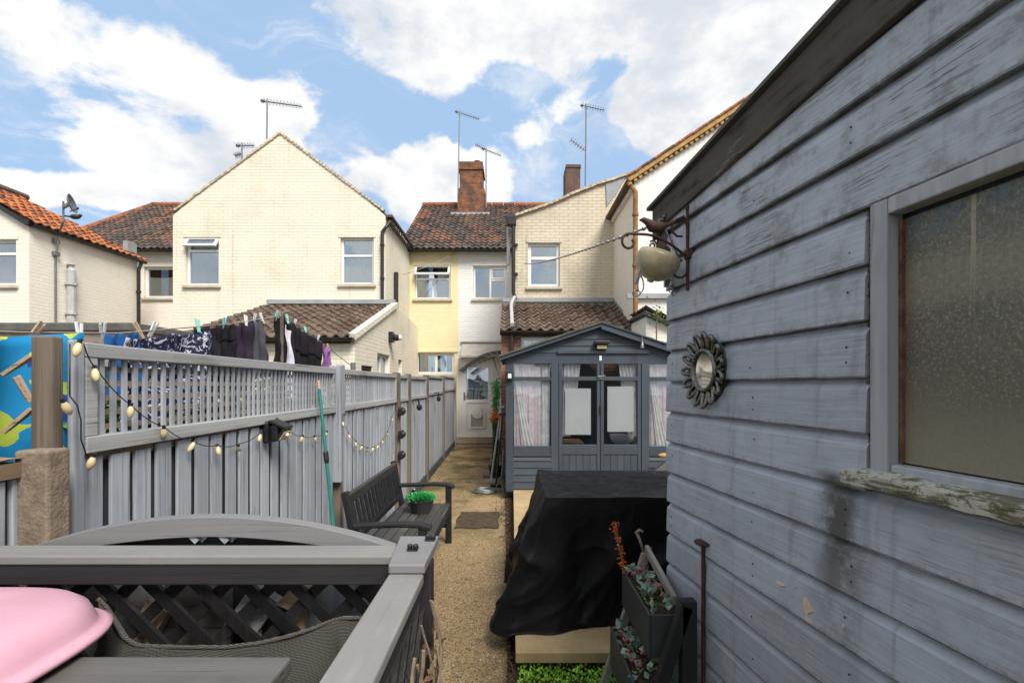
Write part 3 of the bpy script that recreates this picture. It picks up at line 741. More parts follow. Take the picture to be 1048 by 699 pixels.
# white house with the back door
x1 = P(527, 0, YE).x + .1
wh = thing('terraced_house', 'white painted back wall of a terraced house with the white back door and brick chimney', 'house', ((xs+x1)/2, YE, 0))
hu = (*[P(x, 0, YE).x for x in (484.5, 519)], P(0, 306, YE).z, P(0, 272, YE).z)
hd = (*[P(x, 0, YE).x for x in (469.3, 504)], .10, P(0, 367, YE).z)
mb = MB(); wall(mb, fy, [(xs, 0), (xs, ZE), (x1, ZE), (x1, 0)], [hu, hd]); mb.build('wall', M['white'], wh)
window(wh, fy, hu, None, .50, 'blind', side_top=True)
rf = row_roof(wh, xs, P(549, 0, YE).x+1.1)
gutter(wh, (xs, YE-.26, ZE-.06), (x1, YE-.26, ZE-.06), .055)
mb = MB(); rect(mb, fy, hd[0], hd[1], hd[2], hd[3], .07, -.13, -.04); d = mb.build('door_frame', M['upvc'], wh, bevel=.006)
u0, u1, z0, z1 = hd[0]+.07, hd[1]-.07, hd[2]+.07, hd[3]-.07
gz0 = P(0, 409, YE).z; gz1 = P(0, 376, YE).z; gu0 = P(477.5, 0, YE).x; gu1 = P(499.5, 0, YE).x; pz0 = P(0, 443.5, YE).z; pz1 = P(0, 412.5, YE).z
mb = MB()
mb.fbox(fy, u0, gu0, z0, z1, -.11, -.05); mb.fbox(fy, gu1, u1, z0, z1, -.11, -.05); mb.fbox(fy, gu0, gu1, gz1, z1, -.11, -.05); mb.fbox(fy, gu0, gu1, pz1, gz0, -.11, -.05); mb.fbox(fy, gu0, gu1, z0, pz0, -.11, -.05)
mb.fbox(fy, gu0, gu1, pz0, pz1, -.11, -.075)
dr = mb.build('door', M['upvc'], wh, bevel=.006)
mb = MB(); mb.fbox(fy, gu0, gu1, gz0, gz1, -.085, -.079); mb.build('pane', M['glass'], dr)
mb = MB(); mb.fbox(fy, gu0+.02, gu1-.02, gz0, gz1, -.35, -.345); mb.build('blind', M['blind'], dr)
fu0, fu1, fz0, fz1 = P(480.5, 0, YE).x, P(496.5, 0, YE).x, P(0, 438.5, YE).z, P(0, 422.5, YE).z
mb = MB(); rect(mb, fy, fu0, fu1, fz0, fz1, .05, -.075, -.03); mb.lathe([(.0, 0), (.17, .0), (.16, .03), (0, .045)], ((fu0+fu1)/2, YE+.05, fz1-.02), 16, (0, -1, 0)); mb.build('pet_flap_frame', M['upvc'], dr, bevel=.005)
mb = MB(); mb.fbox(fy, fu0+.05, fu1-.05, fz0+.05, fz1-.05, -.072, -.062)
for k in range(6): mb.fbox(fy, fu0+.075+k*.055, fu0+.095+k*.055, fz0+.06, fz1-.06, -.061, -.052)
mb.build('pet_flap', M['greypipe'], dr)
mb = MB(); hx = gu0-.07; mb.fbox(fy, hx-.025, hx+.025, gz0-.02, gz0+.22, -.05, -.035); mb.bar((hx, YE+.01, gz0+.12), (hx+.11, YE+.0, gz0+.12), .022, .022); mb.build('handle', M['greymetal'], dr, bevel=.004)
# lead covered porch ledge over the door
a0 = P(0, 351, YE).z; b0 = P(0, 366, 13.55).z
mb = MB(); xa, xb = P(472, 0, 13.7).x, P(513, 0, 13.7).x
mb.prism([(xa, YE-.001, a0), (xa, 13.55, b0+.06), (xa, 13.55, b0), (xa, YE-.001, b0)], (xb-xa, 0, 0)); mb.build('porch_ledge', M['porch'], wh, bevel=.01)
mb = MB(); mb.tube([(xa-.05, YE-.04, a0+.03), (xb, YE-.04, a0+.03)], .035, 8); mb.build('ledge_pipe', M['greypipe'], wh)
# chimney
cx0, cx1 = P(469.5, 0, 17.0).x, P(494.5, 0, 17.0).x; cz = P(0, 165, 17).z; cm = P(0, 194, 17).z
mb = MB(); mb.box(cx0+.03, cx1-.03, 17.0, 17.9, 7.4, cz-.32); mb.box(cx0-.04, cx1+.06, 16.93, 17.97, 7.4, cm)
mb.box(cx0-.02, cx1+.02, 16.96, 17.94, cz-.32, cz-.22); mb.box(cx0+.01, cx1-.01, 16.98, 17.92, cz-.22, cz-.02)
ch = mb.build('chimney', M['chimney'], rf, bevel=.012)
mb = MB(); mb.box(cx0-.02, cx1+.03, 16.95, 17.95, cm+.002, cm+.04); mb.build('chimney_moss', M['mossfelt'], rf, bevel=.015)
mb = MB(); mb.lathe([(.12, 0), (.11, .22), (.13, .24), (.10, .25)], (cx1-.25, 17.5, cz-.03), 12); mb.build('chimney_pot', M['chimney2'], rf)
mb = MB(); mb.box(cx0-.25, cx1+.25, 16.60, 16.93, 7.35, P(0, 216, 16.75).z-.10); mb.build('chimney_flashing', M['lead'], rf, bevel=.01)
# left house of the row, with hipped end
lx0 = P(60, 0, YE).x; lx1 = g0+.02
lh = thing('terraced_house', 'cream terraced house with hipped dark brown tiled roof left of the gable', 'house', ((lx0+lx1)/2, YE, 0))
hw = (*[P(x, 0, YE).x for x in (147.5, 180)], P(0, 305, YE).z, P(0, 273, YE).z)
mb = MB(); wall(mb, fy, [(lx0, 0), (lx0, ZE), (lx1+.5, ZE), (lx1+.5, 0)], [hw]); mb.build('wall', M['cream_l'], lh)
window(lh, fy, hw, None, None, 'half', fw=.07)
LS = math.hypot(YR-YE+.22, ZR-ZE+.02); hipw = P(157, 0, YR).x - P(103, 0, YE+2).x
hx1 = P(156, 0, YR).x; HK = .14; hx0 = hx1 - LS*HK - .1
row_roof(lh, hx0, lx1+.9, ridge=False, keep=lambda u, v: hx0+u > hx1 - (LS-v)*HK - .05, poly=[V((hx0, YE-.22, ZE-.02)), V((lx1+.9, YE-.22, ZE-.02)), V((lx1+.9, YR, ZR)), V((hx1, YR, ZR)), V((hx1-LS*HK, YE-.2, ZE-.02))])
rr = [c for c in lh.children if c.name.startswith('roof')][0]
mb = MB()
for k in range(3): mb.tube([(hx1+.42*k, YR, ZR+.04), (hx1+.42*k+.4, YR, ZR+.04)], .10, 10)
for k in range(10):
    a = V((hx1, YR, ZR)).lerp(V((hx1-LS*HK, YE-.2, ZE)), k/10); b = V((hx1, YR, ZR)).lerp(V((hx1-LS*HK, YE-.2, ZE)), (k+.95)/10); mb.tube([a+V((0,0,.03)), b+V((0,0,.03))], .09, 8)
mb.build('ridge_tiles', M['ridge'], rr)
gutter(lh, (lx0, YE-.26, ZE-.06), (lx1, YE-.26, ZE-.06), .055)

# ---- far left house with orange roof
XO = -10.3; YA = 10.0; YB = 12.8; zo = P(30, 226, YA).z
oh = thing('end_cottage', 'pale painted cottage with bright orange pantile roof at the far left', 'house', (XO-1.8, YA, 0))
rz = zo + 1.2; rx = XO - 2.0
hw = (P(-40, 0, YA).x, P(16.5, 0, YA).x, P(0, 292, YA).z, P(0, 245, YA).z)
mb = MB(); wall(mb, frame_of('y', YA), [(XO-4, 0), (XO-4, zo), (rx, rz-.05), (XO, zo), (XO, 0)], [hw]); mb.build('front_wall', M['cream_l'], oh)
mb = MB(); wall(mb, frame_of('x+', XO), [(YA, 0), (YA, zo), (YB, zo), (YB, 0)]); mb.box(XO-4, XO-.001, YB, YB+.1, 0, zo); mb.build('side_wall', M['cream_l'], oh)
window(oh, frame_of('y', YA), hw, .30, None, 'blind', fw=.06)
SL = math.hypot(2.05+.12, 1.27); 
ro = pantile('roof', 'tile_orange', oh, (XO+.12, YA-.10, zo-.05), (XO+.12, YB+.25, zo-.05), (-2.17, 0, 1.27), keep=lambda u, v: u < (YB-YA+.45) - v*.62, tw=.20, th=.27,
             poly=[V((XO+.12, YA-.1, zo-.05)), V((XO+.12, YB+.25, zo-.05)), V((rx, YB-1.2, rz)), V((rx, YA-.1, rz))])
mb = MB(); mb.prism([(rx, YA-.08, rz-.08), (XO-4.2, YA-.08, zo-.1), (XO-4.2, YB, zo-.1), (rx, YB-1.2, rz-.08)], (0, 0, -.06)); mb.build('rear_slope', M['tile_orange'], ro)
mb = MB()
for k in range(5): mb.tube([(rx, YA-.1+k*.4, rz+.04), (rx, YA-.1+k*.4+.38, rz+.04)], .09, 8)
mb.build('ridge_tiles', M['chimney2'], ro)
mb = MB(); mb.bar((XO+.05, YA-.06, zo-.09), (rx, YA-.06, rz-.04), .06, .09); mb.build('verge', M['gutter'], ro)
gutter(oh, (XO+.10, YA-.05, zo-.08), (XO+.10, YB+.25, zo-.08), .06)
mb = MB(); mb.box(XO+.002, XO+.06, YA, YB, zo-.10, zo-.02); mb.build('eaves_board', M['gutter'], oh)
pipe(oh, [(XO+.10, YB+.12, zo-.12), (XO+.07, YB+.05, zo-.35), (XO+.07, YB+.05, .3)], .045, brackets=(4.2, 3.0))
mb = MB(); mb.box(XO-.15, XO-.02, YB-.2, YB+.1, zo+.1, zo+.38); mb.build('flashing', M['lead'], oh)
fy0 = 5.0/1
yp = -XO*F/(524-69); pipe(oh, [(XO+.09, yp, .5), (XO+.09, yp, P(69, 277, yp).z)], .085, 'greypipe', 'flue_pipe', brackets=(3.3, P(69, 291, yp).z))
mb = MB(); mb.lathe([(.085, 0), (.05, .05), (.05, .12), (.09, .13), (0, .17)], (XO+.09, yp, P(69, 277, yp).z), 12); mb.build('flue_cap', M['greypipe'], oh)
yc = -XO*F/(524-55.5); zt = P(55, 240, yc).z
mb = MB(); mb.tube([(XO+.03, yc, .3), (XO+.03, yc, P(55, 266, yc).z), (XO+.10, yc, zt), (XO+.30, yc-.10, zt+.25), (XO+.30, yc-.10, P(50, 208, yc).z)], .02, 8); mb.box(XO, XO+.08, yc-.06, yc+.06, P(0, 249, yc).z, P(0, 245, yc).z); mb.box(XO, XO+.08, yc-.06, yc+.06, P(0, 262, yc).z, P(0, 258, yc).z)
mb.build('cable_conduit', M['greymetal'], oh)
dish = thing('satellite_dish', 'grey satellite dish standing above the orange roof edge', 'satellite dish', (XO+.30, yc-.10, P(50, 212, yc).z))
c = V((XO+.46, yc-.12, P(56, 211, yc).z)); ax = V((.86, .38, .22)).normalized()
mb = MB(); mb.lathe([(.0, 0), (.10, .008), (.17, .028), (.205, .05), (.21, .055), (.20, .042), (.16, .012), (0, -.012)], c, 22, ax, caps=False); mb.build('reflector', M['greymetal'], dish, smooth=True)
mb = MB(); mb.bar(c - Z3*.17, c + ax*.14 - Z3*.12, .014, .018); mb.ell(c + ax*.15 - Z3*.11, .02, .02, .03); mb.build('receiver_arm', M['black'], dish)
mb = MB(); mb.bar(c - ax*.01, V((XO+.30, yc-.10, P(50, 214, yc).z)), .05, .06); mb.build('mount', M['greymetal'], dish)
mb = MB(); a = P(77, 222, 11.2); mb.ell(a, .13, .07, .06, 8, 6); mb.ell(a+V((.12, 0, .03)), .04, .035, .04, 8, 6); mb.bar(a+V((-.1, 0, .0)), a+V((-.25, 0, .02)), .05, .03)
tag(mb.build('roof_bird', M['gutter'], at=a, smooth=True), 'small dark bird perched on the orange roof beside the dish', 'bird')

# ---- right cream wing
r0 = P(527.5, 0, YG).x; r1 = P(646, 0, YG).x
rh = thing('rear_wing', 'weathered cream brick house wing with sloping roofline right of the white back wall', 'house', ((r0+r1)/2, YG, 0))
hw = (*[P(x, 0, YG).x for x in (540.5, 573)], P(0, 293.5, YG).z, P(0, 248.5, YG).z)
top = [(527.5, 222), (545, 216.5), (566, 209), (588, 199), (610, 190.5), (630, 184.5), (646, 179)]
poly = [(r0, 0)] + [W(a, b, YG) for a, b in top] + [(r1, 0)]
mb = MB(); wall(mb, fr, poly, [hw]); mb.build('wall', M['cream2'], rh)
mb = MB(); wall(mb, frame_of('x-', r0), [(YG, 0), (YG, poly[1][1]), (15, poly[1][1]), (15, 0)]); mb.build('side_wall', M['cream2'], rh)
window(rh, fr, hw, .34, None, 'blind', fw=.075)
mb = MB()
for i in range(1, len(poly)-2):
    (xa, za), (xb, zb_) = poly[i], poly[i+1]
    mb.prism([(xa, YG+.02, za), (xb, YG+.02, zb_), (xb, YG+4.2, zb_), (xa, YG+4.2, za)], (0, 0, .05))
rw = mb.build('roof', M['tile_brown'], rh)
mb = MB()
for i in range(1, len(poly)-2):
    a = V((poly[i][0], YG, poly[i][1])); b = V((poly[i+1][0], YG, poly[i+1][1])); n = 4
    for k in range(n): mb.bar(a.lerp(b, k/n)+V((0, 0, .03+random.uniform(-.008, .01))), a.lerp(b, (k+.95)/n)+V((0, 0, .03)), .14, .055)
mb.build('verge', M['verge'], rw)
a = P(621, 205, YG); 
mb = MB(); mb.prism([P(620, 186.5, YG-.03), P(641, 180, YG-.03), P(632, 196, YG-.03), P(621, 211, YG-.03)], (0, .02, 0)); mb.build('flashing', M['lead'], rh)
pipe(rh, [(r0-.05, YG-.06, P(0, 222, YG).z), (r0-.05, YG-.06, P(0, 300, YG).z), (r0+.0, YG-.06, 3.7)], .045, brackets=(5.0, 4.3))
pipe(rh, [(r0-.17, YG+.2, P(0, 222, YG).z-.1), (r0-.17, YG+.2, 4.6)], .045, 'greypipe', 'soil_pipe')
mb = MB(); mb.box(r0-.22, r0+.02, YG-.12, YG+.05, P(0, 232, YG).z, P(0, 222, YG).z); mb.build('hopper', M['gutter'], rh, bevel=.02)
cy = 15.0; c0, c1 = P(578.5, 0, cy).x, P(594, 0, cy).x
mb = MB(); mb.box(c0, c1, cy, cy+.6, 6, P(0, 172, cy).z); mb.box(c0+.02, c1+.02, cy-.02, cy+.62, P(0, 172, cy).z, P(0, 168.5, cy).z); mb.build('chimney', M['chimney2'], rw, bevel=.012)
# its lean-to with brick base
ey = 9.5; e0 = -.22; e1 = P(650, 0, ey).x
ez = P(0, 338, ey).z; eb = P(0, 311, YG).z
hw2 = (*[P(x, 0, ey).x for x in (533, 572)], 2.0, P(0, 345, ey).z)
mb = MB(); wall(mb, frame_of('y', ey), [(e0, 0), (e0, ez), (e1, ez), (e1, 0)], [hw2]); wall(mb, frame_of('x-', e0), [(ey, 0), (ey, ez), (YG, eb), (13.9, eb-.3), (13.9, 0)]); ex = mb.build('extension', M['redbrick'], rh)
pantile('lean_to_roof', 'tile_ext', rh, (e0-.02, ey-.12, ez-.02), (P(622, 0, YG).x+.15, ey-.12, ez-.02), (0, YG-ey+.12, eb-ez), tw=.21, th=.26, amp=.035)
pantile('lean_to_roof', 'tile_ext', rh, (P(622, 0, YG).x+.15, ey-.12, ez-.02), (P(655, 0, ey).x, ey-.12, ez-.02), (0, YG-ey+.12, eb-ez), tw=.21, th=.26, amp=.035, keep=lambda u, v: u < .55-.22*v,
        poly=[V((P(622, 0, YG).x+.15, ey-.12, ez-.02)), V((P(655, 0, ey).x, ey-.12, ez-.02)), V((P(622, 0, YG).x+.2, YG, eb))])
gutter(ex, (e0-.02, ey-.15, ez-.03), (e1, ey-.15, ez-.03), .06)
mb = MB(); mb.bar((P(622, 0, YG).x+.2, YG-.08, eb+.06), (P(652, 0, ey).x, ey-.05, ez+.08), .14, .06); mb.build('flashing', M['lead'], ex)
mb = MB(); mb.bar((e0, YG-.03, eb+.08), (P(622, 0, YG).x+.2, YG-.03, eb+.08), .1, .09); mb.build('ridge_flashing', M['lead'], ex)
window(rh, frame_of('y', ey), hw2, None, .55, 'blind', fw=.06, head=False, sill='upvc')
pipe(rh, [(P(521.5, 0, ey).x, ey-.10, 4.55+.2), (P(525, 0, ey).x, ey-.35, P(0, 335, ey).z)][0:0] or [(r0-.02, YG-.10, 3.75), (-.02, YG-.30, 3.55), (.0, ey-.10, ez+.10)], .04, 'greypipe', 'waste_pipe')
pipe(rh, [(.0, ey-.10, ez+.05), (.0, ey-.10, .2)], .04)

# ---- white gable house at the right
YW = 9.3; w0 = 2.45; wz = P(650, 180, YW).z; slope = .655; wa = 5.3
wg = thing('white_house', 'white rendered gable house with ochre brick verge behind the shed', 'house', (5.3, YW, 0))
mb = MB(); wall(mb, frame_of('y', YW), [(w0, 0), (w0, wz), (wa, wz+(wa-w0)*slope), (wa*2-w0, wz), (wa*2-w0, 0)]); mb.build('gable_wall', M['render'], wg)
mb = MB(); wall(mb, frame_of('x-', w0), [(YW, 0), (YW, wz), (16, wz), (16, 0)]); mb.build('side_wall', M['cream_l'], wg)
for s in (-1, 1):
    e = V((wa+s*(wa-w0+.16), YW+.02, wz-.10)); t_ = V((wa, YW+.02, wz+(wa-w0)*slope+.02))
    mb = MB(); mb.prism([e, t_, t_+V((0, 6, 0)), e+V((0, 6, 0))], (0, 0, .05)); r_ = mb.build('roof', M['tile_brown'], wg)
    mb = MB(); n = 30
    for k in range(n):                                     # corbelled dentil brick course under the tiles
        a = e.lerp(t_, (k+.05)/n); b = e.lerp(t_, (k+.55)/n); a.y = b.y = YW-.045
        mb.bar(a-V((0, 0, .09)), b-V((0, 0, .09)), .08, .07)
    mb.build('dentil_course', M['ochre'], r_)
    mb = MB(); a = e.copy(); b = t_.copy(); a.y = b.y = YW-.055; mb.bar(a-V((0, 0, .015)), b-V((0, 0, .015)), .11, .085); mb.build('verge_brick', M['ochre'], r_)
    mb = MB()
    for k in range(24):
        a = e.lerp(t_, k/24); b = e.lerp(t_, (k+.97)/24); a.y = b.y = YW-.05
        mb.bar(a+V((0, 0, .052+random.uniform(-.006, .012))), b+V((0, 0, .062)), .18, .035)
    mb.build('verge_tiles', M['ridge'], r_)
gutter(wg, (w0-.12, YW-.02, wz-.10), (w0-.12, YG, wz-.10), .07, 'brownwood')
mb = MB(); mb.box(w0-.13, w0-.002, YW-.02, YG, wz-.09, wz-.02); mb.build('eaves_board', M['brownwood'], wg)
mb = MB()
for k in range(12): mb.box(w0-.07, w0-.002, YW+.05+k*.16, YW+.13+k*.16, wz-.26, wz-.10)
mb.box(w0-.03, w0-.003, YW, YG-.02, wz-.25, wz-.11); mb.build('dentil_course', M['cream_l'], wg)
pipe(wg, [(w0-.11, YW+.02, wz-.15), (w0-.02, YW-.07, wz-.35), (w0-.02, YW-.07, .2)], .048, 'rustpipe', brackets=(5.0, 4.0, 3.0))
lt = MB(); ly = 8.3; l0 = P(661, 0, ly).x
lt.add([], []); wall(lt, frame_of('y', ly), [(l0, 0), (l0, P(0, 318, ly).z), (l0+2.5, P(0, 318, ly).z-1.1), (l0+2.5, 0)]); wall(lt, frame_of('x-', l0), [(ly, 0), (ly, P(0, 318, ly).z), (YW, P(0, 318, ly).z), (YW, 0)]); lo = lt.build('porch', M['cream_l'], wg)
zz = P(0, 317, ly).z
pantile('porch_roof', 'tile_ext', wg, (l0-.03, ly-.1, zz), (l0-.03, YW, zz), (2.4, 0, -1.06), tw=.2, th=.26)
mb = MB(); mb.box(l0-.1, l0+1.0, YW-.08, YW-.002, P(0, 306, YW).z, P(0, 301, YW).z); mb.build('flashing', M['lead'], lo)

# ---- aerials
def aerial(label, base, topp, d, L, n, extra=None):
    base = V(base); topp = V(topp); t = thing('tv_aerial', label, 'tv aerial', base, group='tv aerials on the roofs')
    mb = MB(); mb.tube([base, topp], .022, 8); mb.build('mast', M['aerial'], t)
    d = V(d).normalized(); x = d.cross(Z3).normalized(); z_ = x.cross(d)
    mb = MB(); a = topp - d*.15 - Z3*.06; mb.tube([a, a + d*L], .014, 6)
    for k in range(n):
        p = a + d*(L*(k+.5)/n); l = .17 - .05*k/n
        mb.tube([p - z_*l*.55, p + z_*l*.55], .0045, 5); mb.tube([p - x*l, p + x*l], .0045, 5)
    mb.lathe([(.04, 0), (.04, .08)], a - d*.02, 8, d)
    mb.build('boom', M['aerial'], t)
    if extra:
        mb = MB()
        for (pz, dd, l2) in extra:
            p = base.lerp(topp, pz); dd = V(dd).normalized(); mb.tube([p, p + dd*l2], .014, 6); xx = dd.cross(V((0, 1, 0))).normalized()
            for k in range(6): q = p + dd*l2*(k+1)/6; mb.tube([q-xx*.10, q+xx*.10], .007, 5); mb.tube([q-V((0, .1, 0)), q+V((0, .1, 0))], .007, 5)
        mb.build('second_boom', M['aerial'], t)
    return t
aerial('tall tv aerial rising from the peak of the cream gable', P(273, 143, 12.2), P(273.5, 102, 12.2), (1, -.15, -.22), 1.15, 12)
aerial('short tv aerial with crossed rods on the left slope of the cream gable', P(247.5, 163, 12.6), P(247.5, 147, 12.6), (1, -.25, -.12), .55, 6, [(.35, (-1, .1, -.25), .2)])
aerial('tall tv aerial on the left side of the orange brick chimney', (cx0-.02, 16.9, P(0, 200, 16.9).z), P(470.5, 114, 16.9), (1, -.1, -.38), .92, 10)
aerial('tv aerial with tilted boom on the right side of the orange brick chimney', P(497.5, 213, 16.9), P(497.5, 152, 16.9), (1, -.15, -.46), .75, 9, [(.98, (-1, .1, .5), .42)])
aerial('tallest tv aerial with two booms beside the small brown chimney', P(599, 192, 13.8), P(600, 107, 13.8), (1, -.1, -.28), .70, 9, [(.44, (-.75, .1, .62), .55)])

# ---- flat roofed outbuilding in the neighbour's yard, low left
ob = thing('outbuilding', 'low flat roofed outbuilding with grey felt edge below the pale cottage', 'outbuilding', (-8, 7.6, 0))
ox, oy = -5.64, 7.0; oz = P(0, 330, 7.0).z
mb = MB(); mb.box(-16, ox-.06, oy+.06, 9.4, 0, oz-.12); mb.build('wall', M['outwall'], ob)
mb = MB(); mb.box(-16.1, ox, oy, 9.5, oz-.13, oz); mb.build('roof', M['felt'], ob, bevel=.02)
# ------------------------------------------------------------------ fence
def FX(Y): return -1.30 - .02*Y
def FP(Y, off=0, z=0): return V((FX(Y)+off, Y, z))
def fpx(px): return -1.3/((px-CX)/F + .02)                # depth at which the fence line stands under that picture column
FR = .02
def fence_panel(Y0, Y1, label, top=1.78, mid=1.46, filled=False, name='garden_fence'):
    L = Y1-Y0; t = thing(name, label, 'fence panel', FP(Y0), FR, 'panels of the grey garden fence', local=True)
    mb = MB()
    mb.box(-.03, .022, 0, L, top-.045, top); mb.box(-.03, .024, 0, L, mid-.022, mid+.03)
    mb.box(-.03, .020, 0, .045, mid+.03, top-.045); mb.box(-.03, .020, L-.045, L, mid+.03, top-.045)
    mb.build('trellis_frame', M['fence_h'], t, bevel=.004)
    mb = MB(); y = .07
    while y < L-.06:
        mb.box(-.005, .004, y, y+(.0175 if Y0 < 3 else .013), mid+.03, top-.045); y += .0465
    mb.build('trellis', M['fence'], t)
    mb = MB()
    for k in range(5):
        z = mid+.045+k*.047
        if z < top-.06: mb.box(-.014, -.006, .045, L-.045, z, z+.018)
    mb.build('trellis_batten', M['rawwood_h'], t)
    if filled:
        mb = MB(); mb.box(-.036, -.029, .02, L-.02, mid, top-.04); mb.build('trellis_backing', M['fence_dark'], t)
    mb = MB(); y = .0; k = 0
    while y < L-.02:
        w_ = min(.079+random.uniform(-.004, .004), L-y)
        dx = random.uniform(-.004, .004); zt = mid-.035+random.uniform(-.010, .006)
        mb.box(-.006+dx, .006+dx, y, y+w_, .04, zt); y += w_+.027+random.uniform(-.003, .004)
    mb.build('boards', M['fence'], t, bevel=.003)
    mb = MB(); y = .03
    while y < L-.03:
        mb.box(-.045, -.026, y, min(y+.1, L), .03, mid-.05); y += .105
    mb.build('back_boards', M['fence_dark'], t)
    mb = MB(); mb.box(-.024, -.012, 0, L, mid-.055, mid-.028); mb.box(-.024, -.012, 0, L, .6, .66); mb.build('rail', M['rawwood_h'], t)
    mb = MB(); mb.box(-.03, .03, 0, L, 0, .16); mb.build('gravel_board', M['fence_dark'], t, bevel=.006)
    return t
fence_panel(1.44, 3.60, 'nearest grey slatted fence panel with open trellis top and the black solar lamp on it')
fence_panel(3.76, 5.68, 'second grey fence panel with trellis top, behind the black bench')
fence_panel(5.78, 6.37, 'narrow grey fence panel between two posts just past the bench', filled=True)
fence_panel(6.46, 7.90, 'grey fence panel right after the narrow one past the bench', filled=True)
fence_panel(8.00, 10.08, 'grey fence panel second from the houses', 1.82, 1.49, True)
fence_panel(10.22, 12.55, 'farthest grey fence panel ending at the house wall', 1.86, 1.53, True)
def post(Y, w_, d, top, label, mat='fence', z0=0, off=0.0):
    mb = MB(); mb.box(-d/2+off, d/2+off, -w_/2, w_/2, z0, top)
    o = mb.build('fence_post', M[mat], None, (0, 0, 0), bevel=.006); o.location = FP(Y); o.rotation_euler = (0, 0, FR)
    return tag(o, label, 'fence post', 'posts of the grey garden fence')
post(1.350, .036, .062, 1.79, 'raw brown timber post beside the blue printed cloth', 'rawwood', 1.25, -.01)
post(1.416, .040, .022, 1.785, 'slim grey post at the near end of the trellis', 'fence', 0, .012)
post(3.625, .05, .09, 1.80, 'grey fence post behind the green pole', 'fence', .9, .01)
post(3.70, .075, .06, 1.62, 'bare brown fence post beside the green pole, lower half unpainted', 'rawwood')
post(3.69, .07, .05, 1.81, 'grey upper post fixed above the bare brown post', 'fence', 1.42, .025)
post(5.73, .09, .09, 1.80, 'brown edged fence post behind the far end of the bench', 'rawwood')
post(6.415, .08, .09, 1.80, 'fence post on the far side of the narrow panel', 'rawwood')
post(7.95, .09, .09, 1.82, 'third fence post from the houses', 'rawwood')
post(10.15, .11, .09, 1.85, 'second fence post from the houses', 'rawwood')
post(12.62, .11, .10, 1.90, 'last dark fence post against the house wall', 'fence')
# near concrete post and low panel
mb = MB(); mb.box(-.045, .045, -.034, .034, 0, 1.475); o = mb.build('concrete_post', M['concrete'], bevel=.008, seg=2); o.location = (-1.285, 1.285, 0); o.rotation_euler = (0, 0, FR)
tag(o, 'rough brown concrete post in front of the raw timber post', 'fence post')
lp = thing('garden_fence', 'low grey fence panel at the left edge with a rotten top rail', 'fence panel', FP(.2), FR, 'panels of the grey garden fence', local=True)
mb = MB(); y = 0
while y < 1.05:
    mb.box(-.012, .006, y, min(y+.086, 1.07), .04, 1.40); y += .104
mb.build('boards', M['fence'], lp, bevel=.003)
mb = MB(); mb.box(-.04, -.014, 0, 1.2, .03, 1.40); mb.build('back_boards', M['fence_dark'], lp)
mb = MB(); mb.grid(lambda u, v: (.02-.06*u if v < .5 else .02-.06*u, .0+v*1.06, 1.455+.02*mnoise.noise(V((u*4, v*9, 3)))), 4, 24); mb.box(-.035, .018, 0, 1.05, 1.405, 1.445); mb.build('rail', M['rawwood_h'], lp)

# ------------------------------------------------------------------ things on the fence
def bulbs(label, pts, cable_pts, r=.0105, group='string lights on the fence'):
    t = thing('string_light', label, 'string light', pts[0], 0, group)
    mb = MB(); mb.tube(cable_pts, .0019, 6); mb.build('cable', M['black'], t, smooth=True)
    for p in pts:
        p = V(p); tilt = V((random.uniform(-.5, .5), random.uniform(-.9, .9), -1)).normalized()
        mb = MB(); mb.lathe([(.004, .004), (r*.55, .008), (r*.95, .020), (r*1.05, .030), (r*.8, .042), (r*.3, .049), (0, .05)], p - tilt*.022, 12, tilt)
        b = mb.build('bulb', M['bulb'], t, smooth=True)
        mb = MB(); mb.lathe([(.006, 0), (.006, .014), (.003, .016)], p - tilt*.026, 8, tilt); mb.build('bulb_cap', M['black'], b)
    return t
def onf(px, py, off=.035):
    Y = fpx(px); p = P(px, py, Y); return V((FX(Y)+off, Y, H+(HY-py)/F*Y))
def sag(ps, n=6, s=.012):
    out = []
    for a, b in zip(ps[:-1], ps[1:]):
        for k in range(n):
            t = k/n; out.append(a.lerp(b, t) - Z3*s*4*t*(1-t))
    return out + [ps[-1]]
A_ = [(55, 356), (42, 416), (70, 472)]
B_ = [(86, 382), (123, 420), (158, 442), (188, 456), (215, 460), (237, 458), (259, 447), (277, 432), (290, 444), (303, 449), (317, 449), (329, 444)]
p3 = [onf(x, y, .07) for x, y in A_]; c3 = [onf(50, 352, .06), onf(50, 405, .06), onf(58, 415, .06), onf(62, 430, .06), onf(62, 450, .06), onf(68, 466, .06)]
p4 = [onf(x, y) for x, y in B_]
bulbs('cream bulbs hanging on a black cable down the raw timber post', p3, c3)
bulbs('long string of cream bulbs dipping along the nearest fence panel', p4, sag([onf(72, 352, .04)] + [p + Z3*.02 for p in p4]))
S_ = [(346, 433), (353, 446), (360, 454), (366, 458), (372, 460), (378, 459.5), (383, 457), (388, 452), (393, 444), (398, 429)]
p5 = [onf(x, y) for x, y in S_]
bulbs('short swag of cream bulbs on the second fence panel above the bench', p5, sag([onf(343, 424)] + [p + Z3*.02 for p in p5] + [onf(402, 416)], 5, .004), .0105)
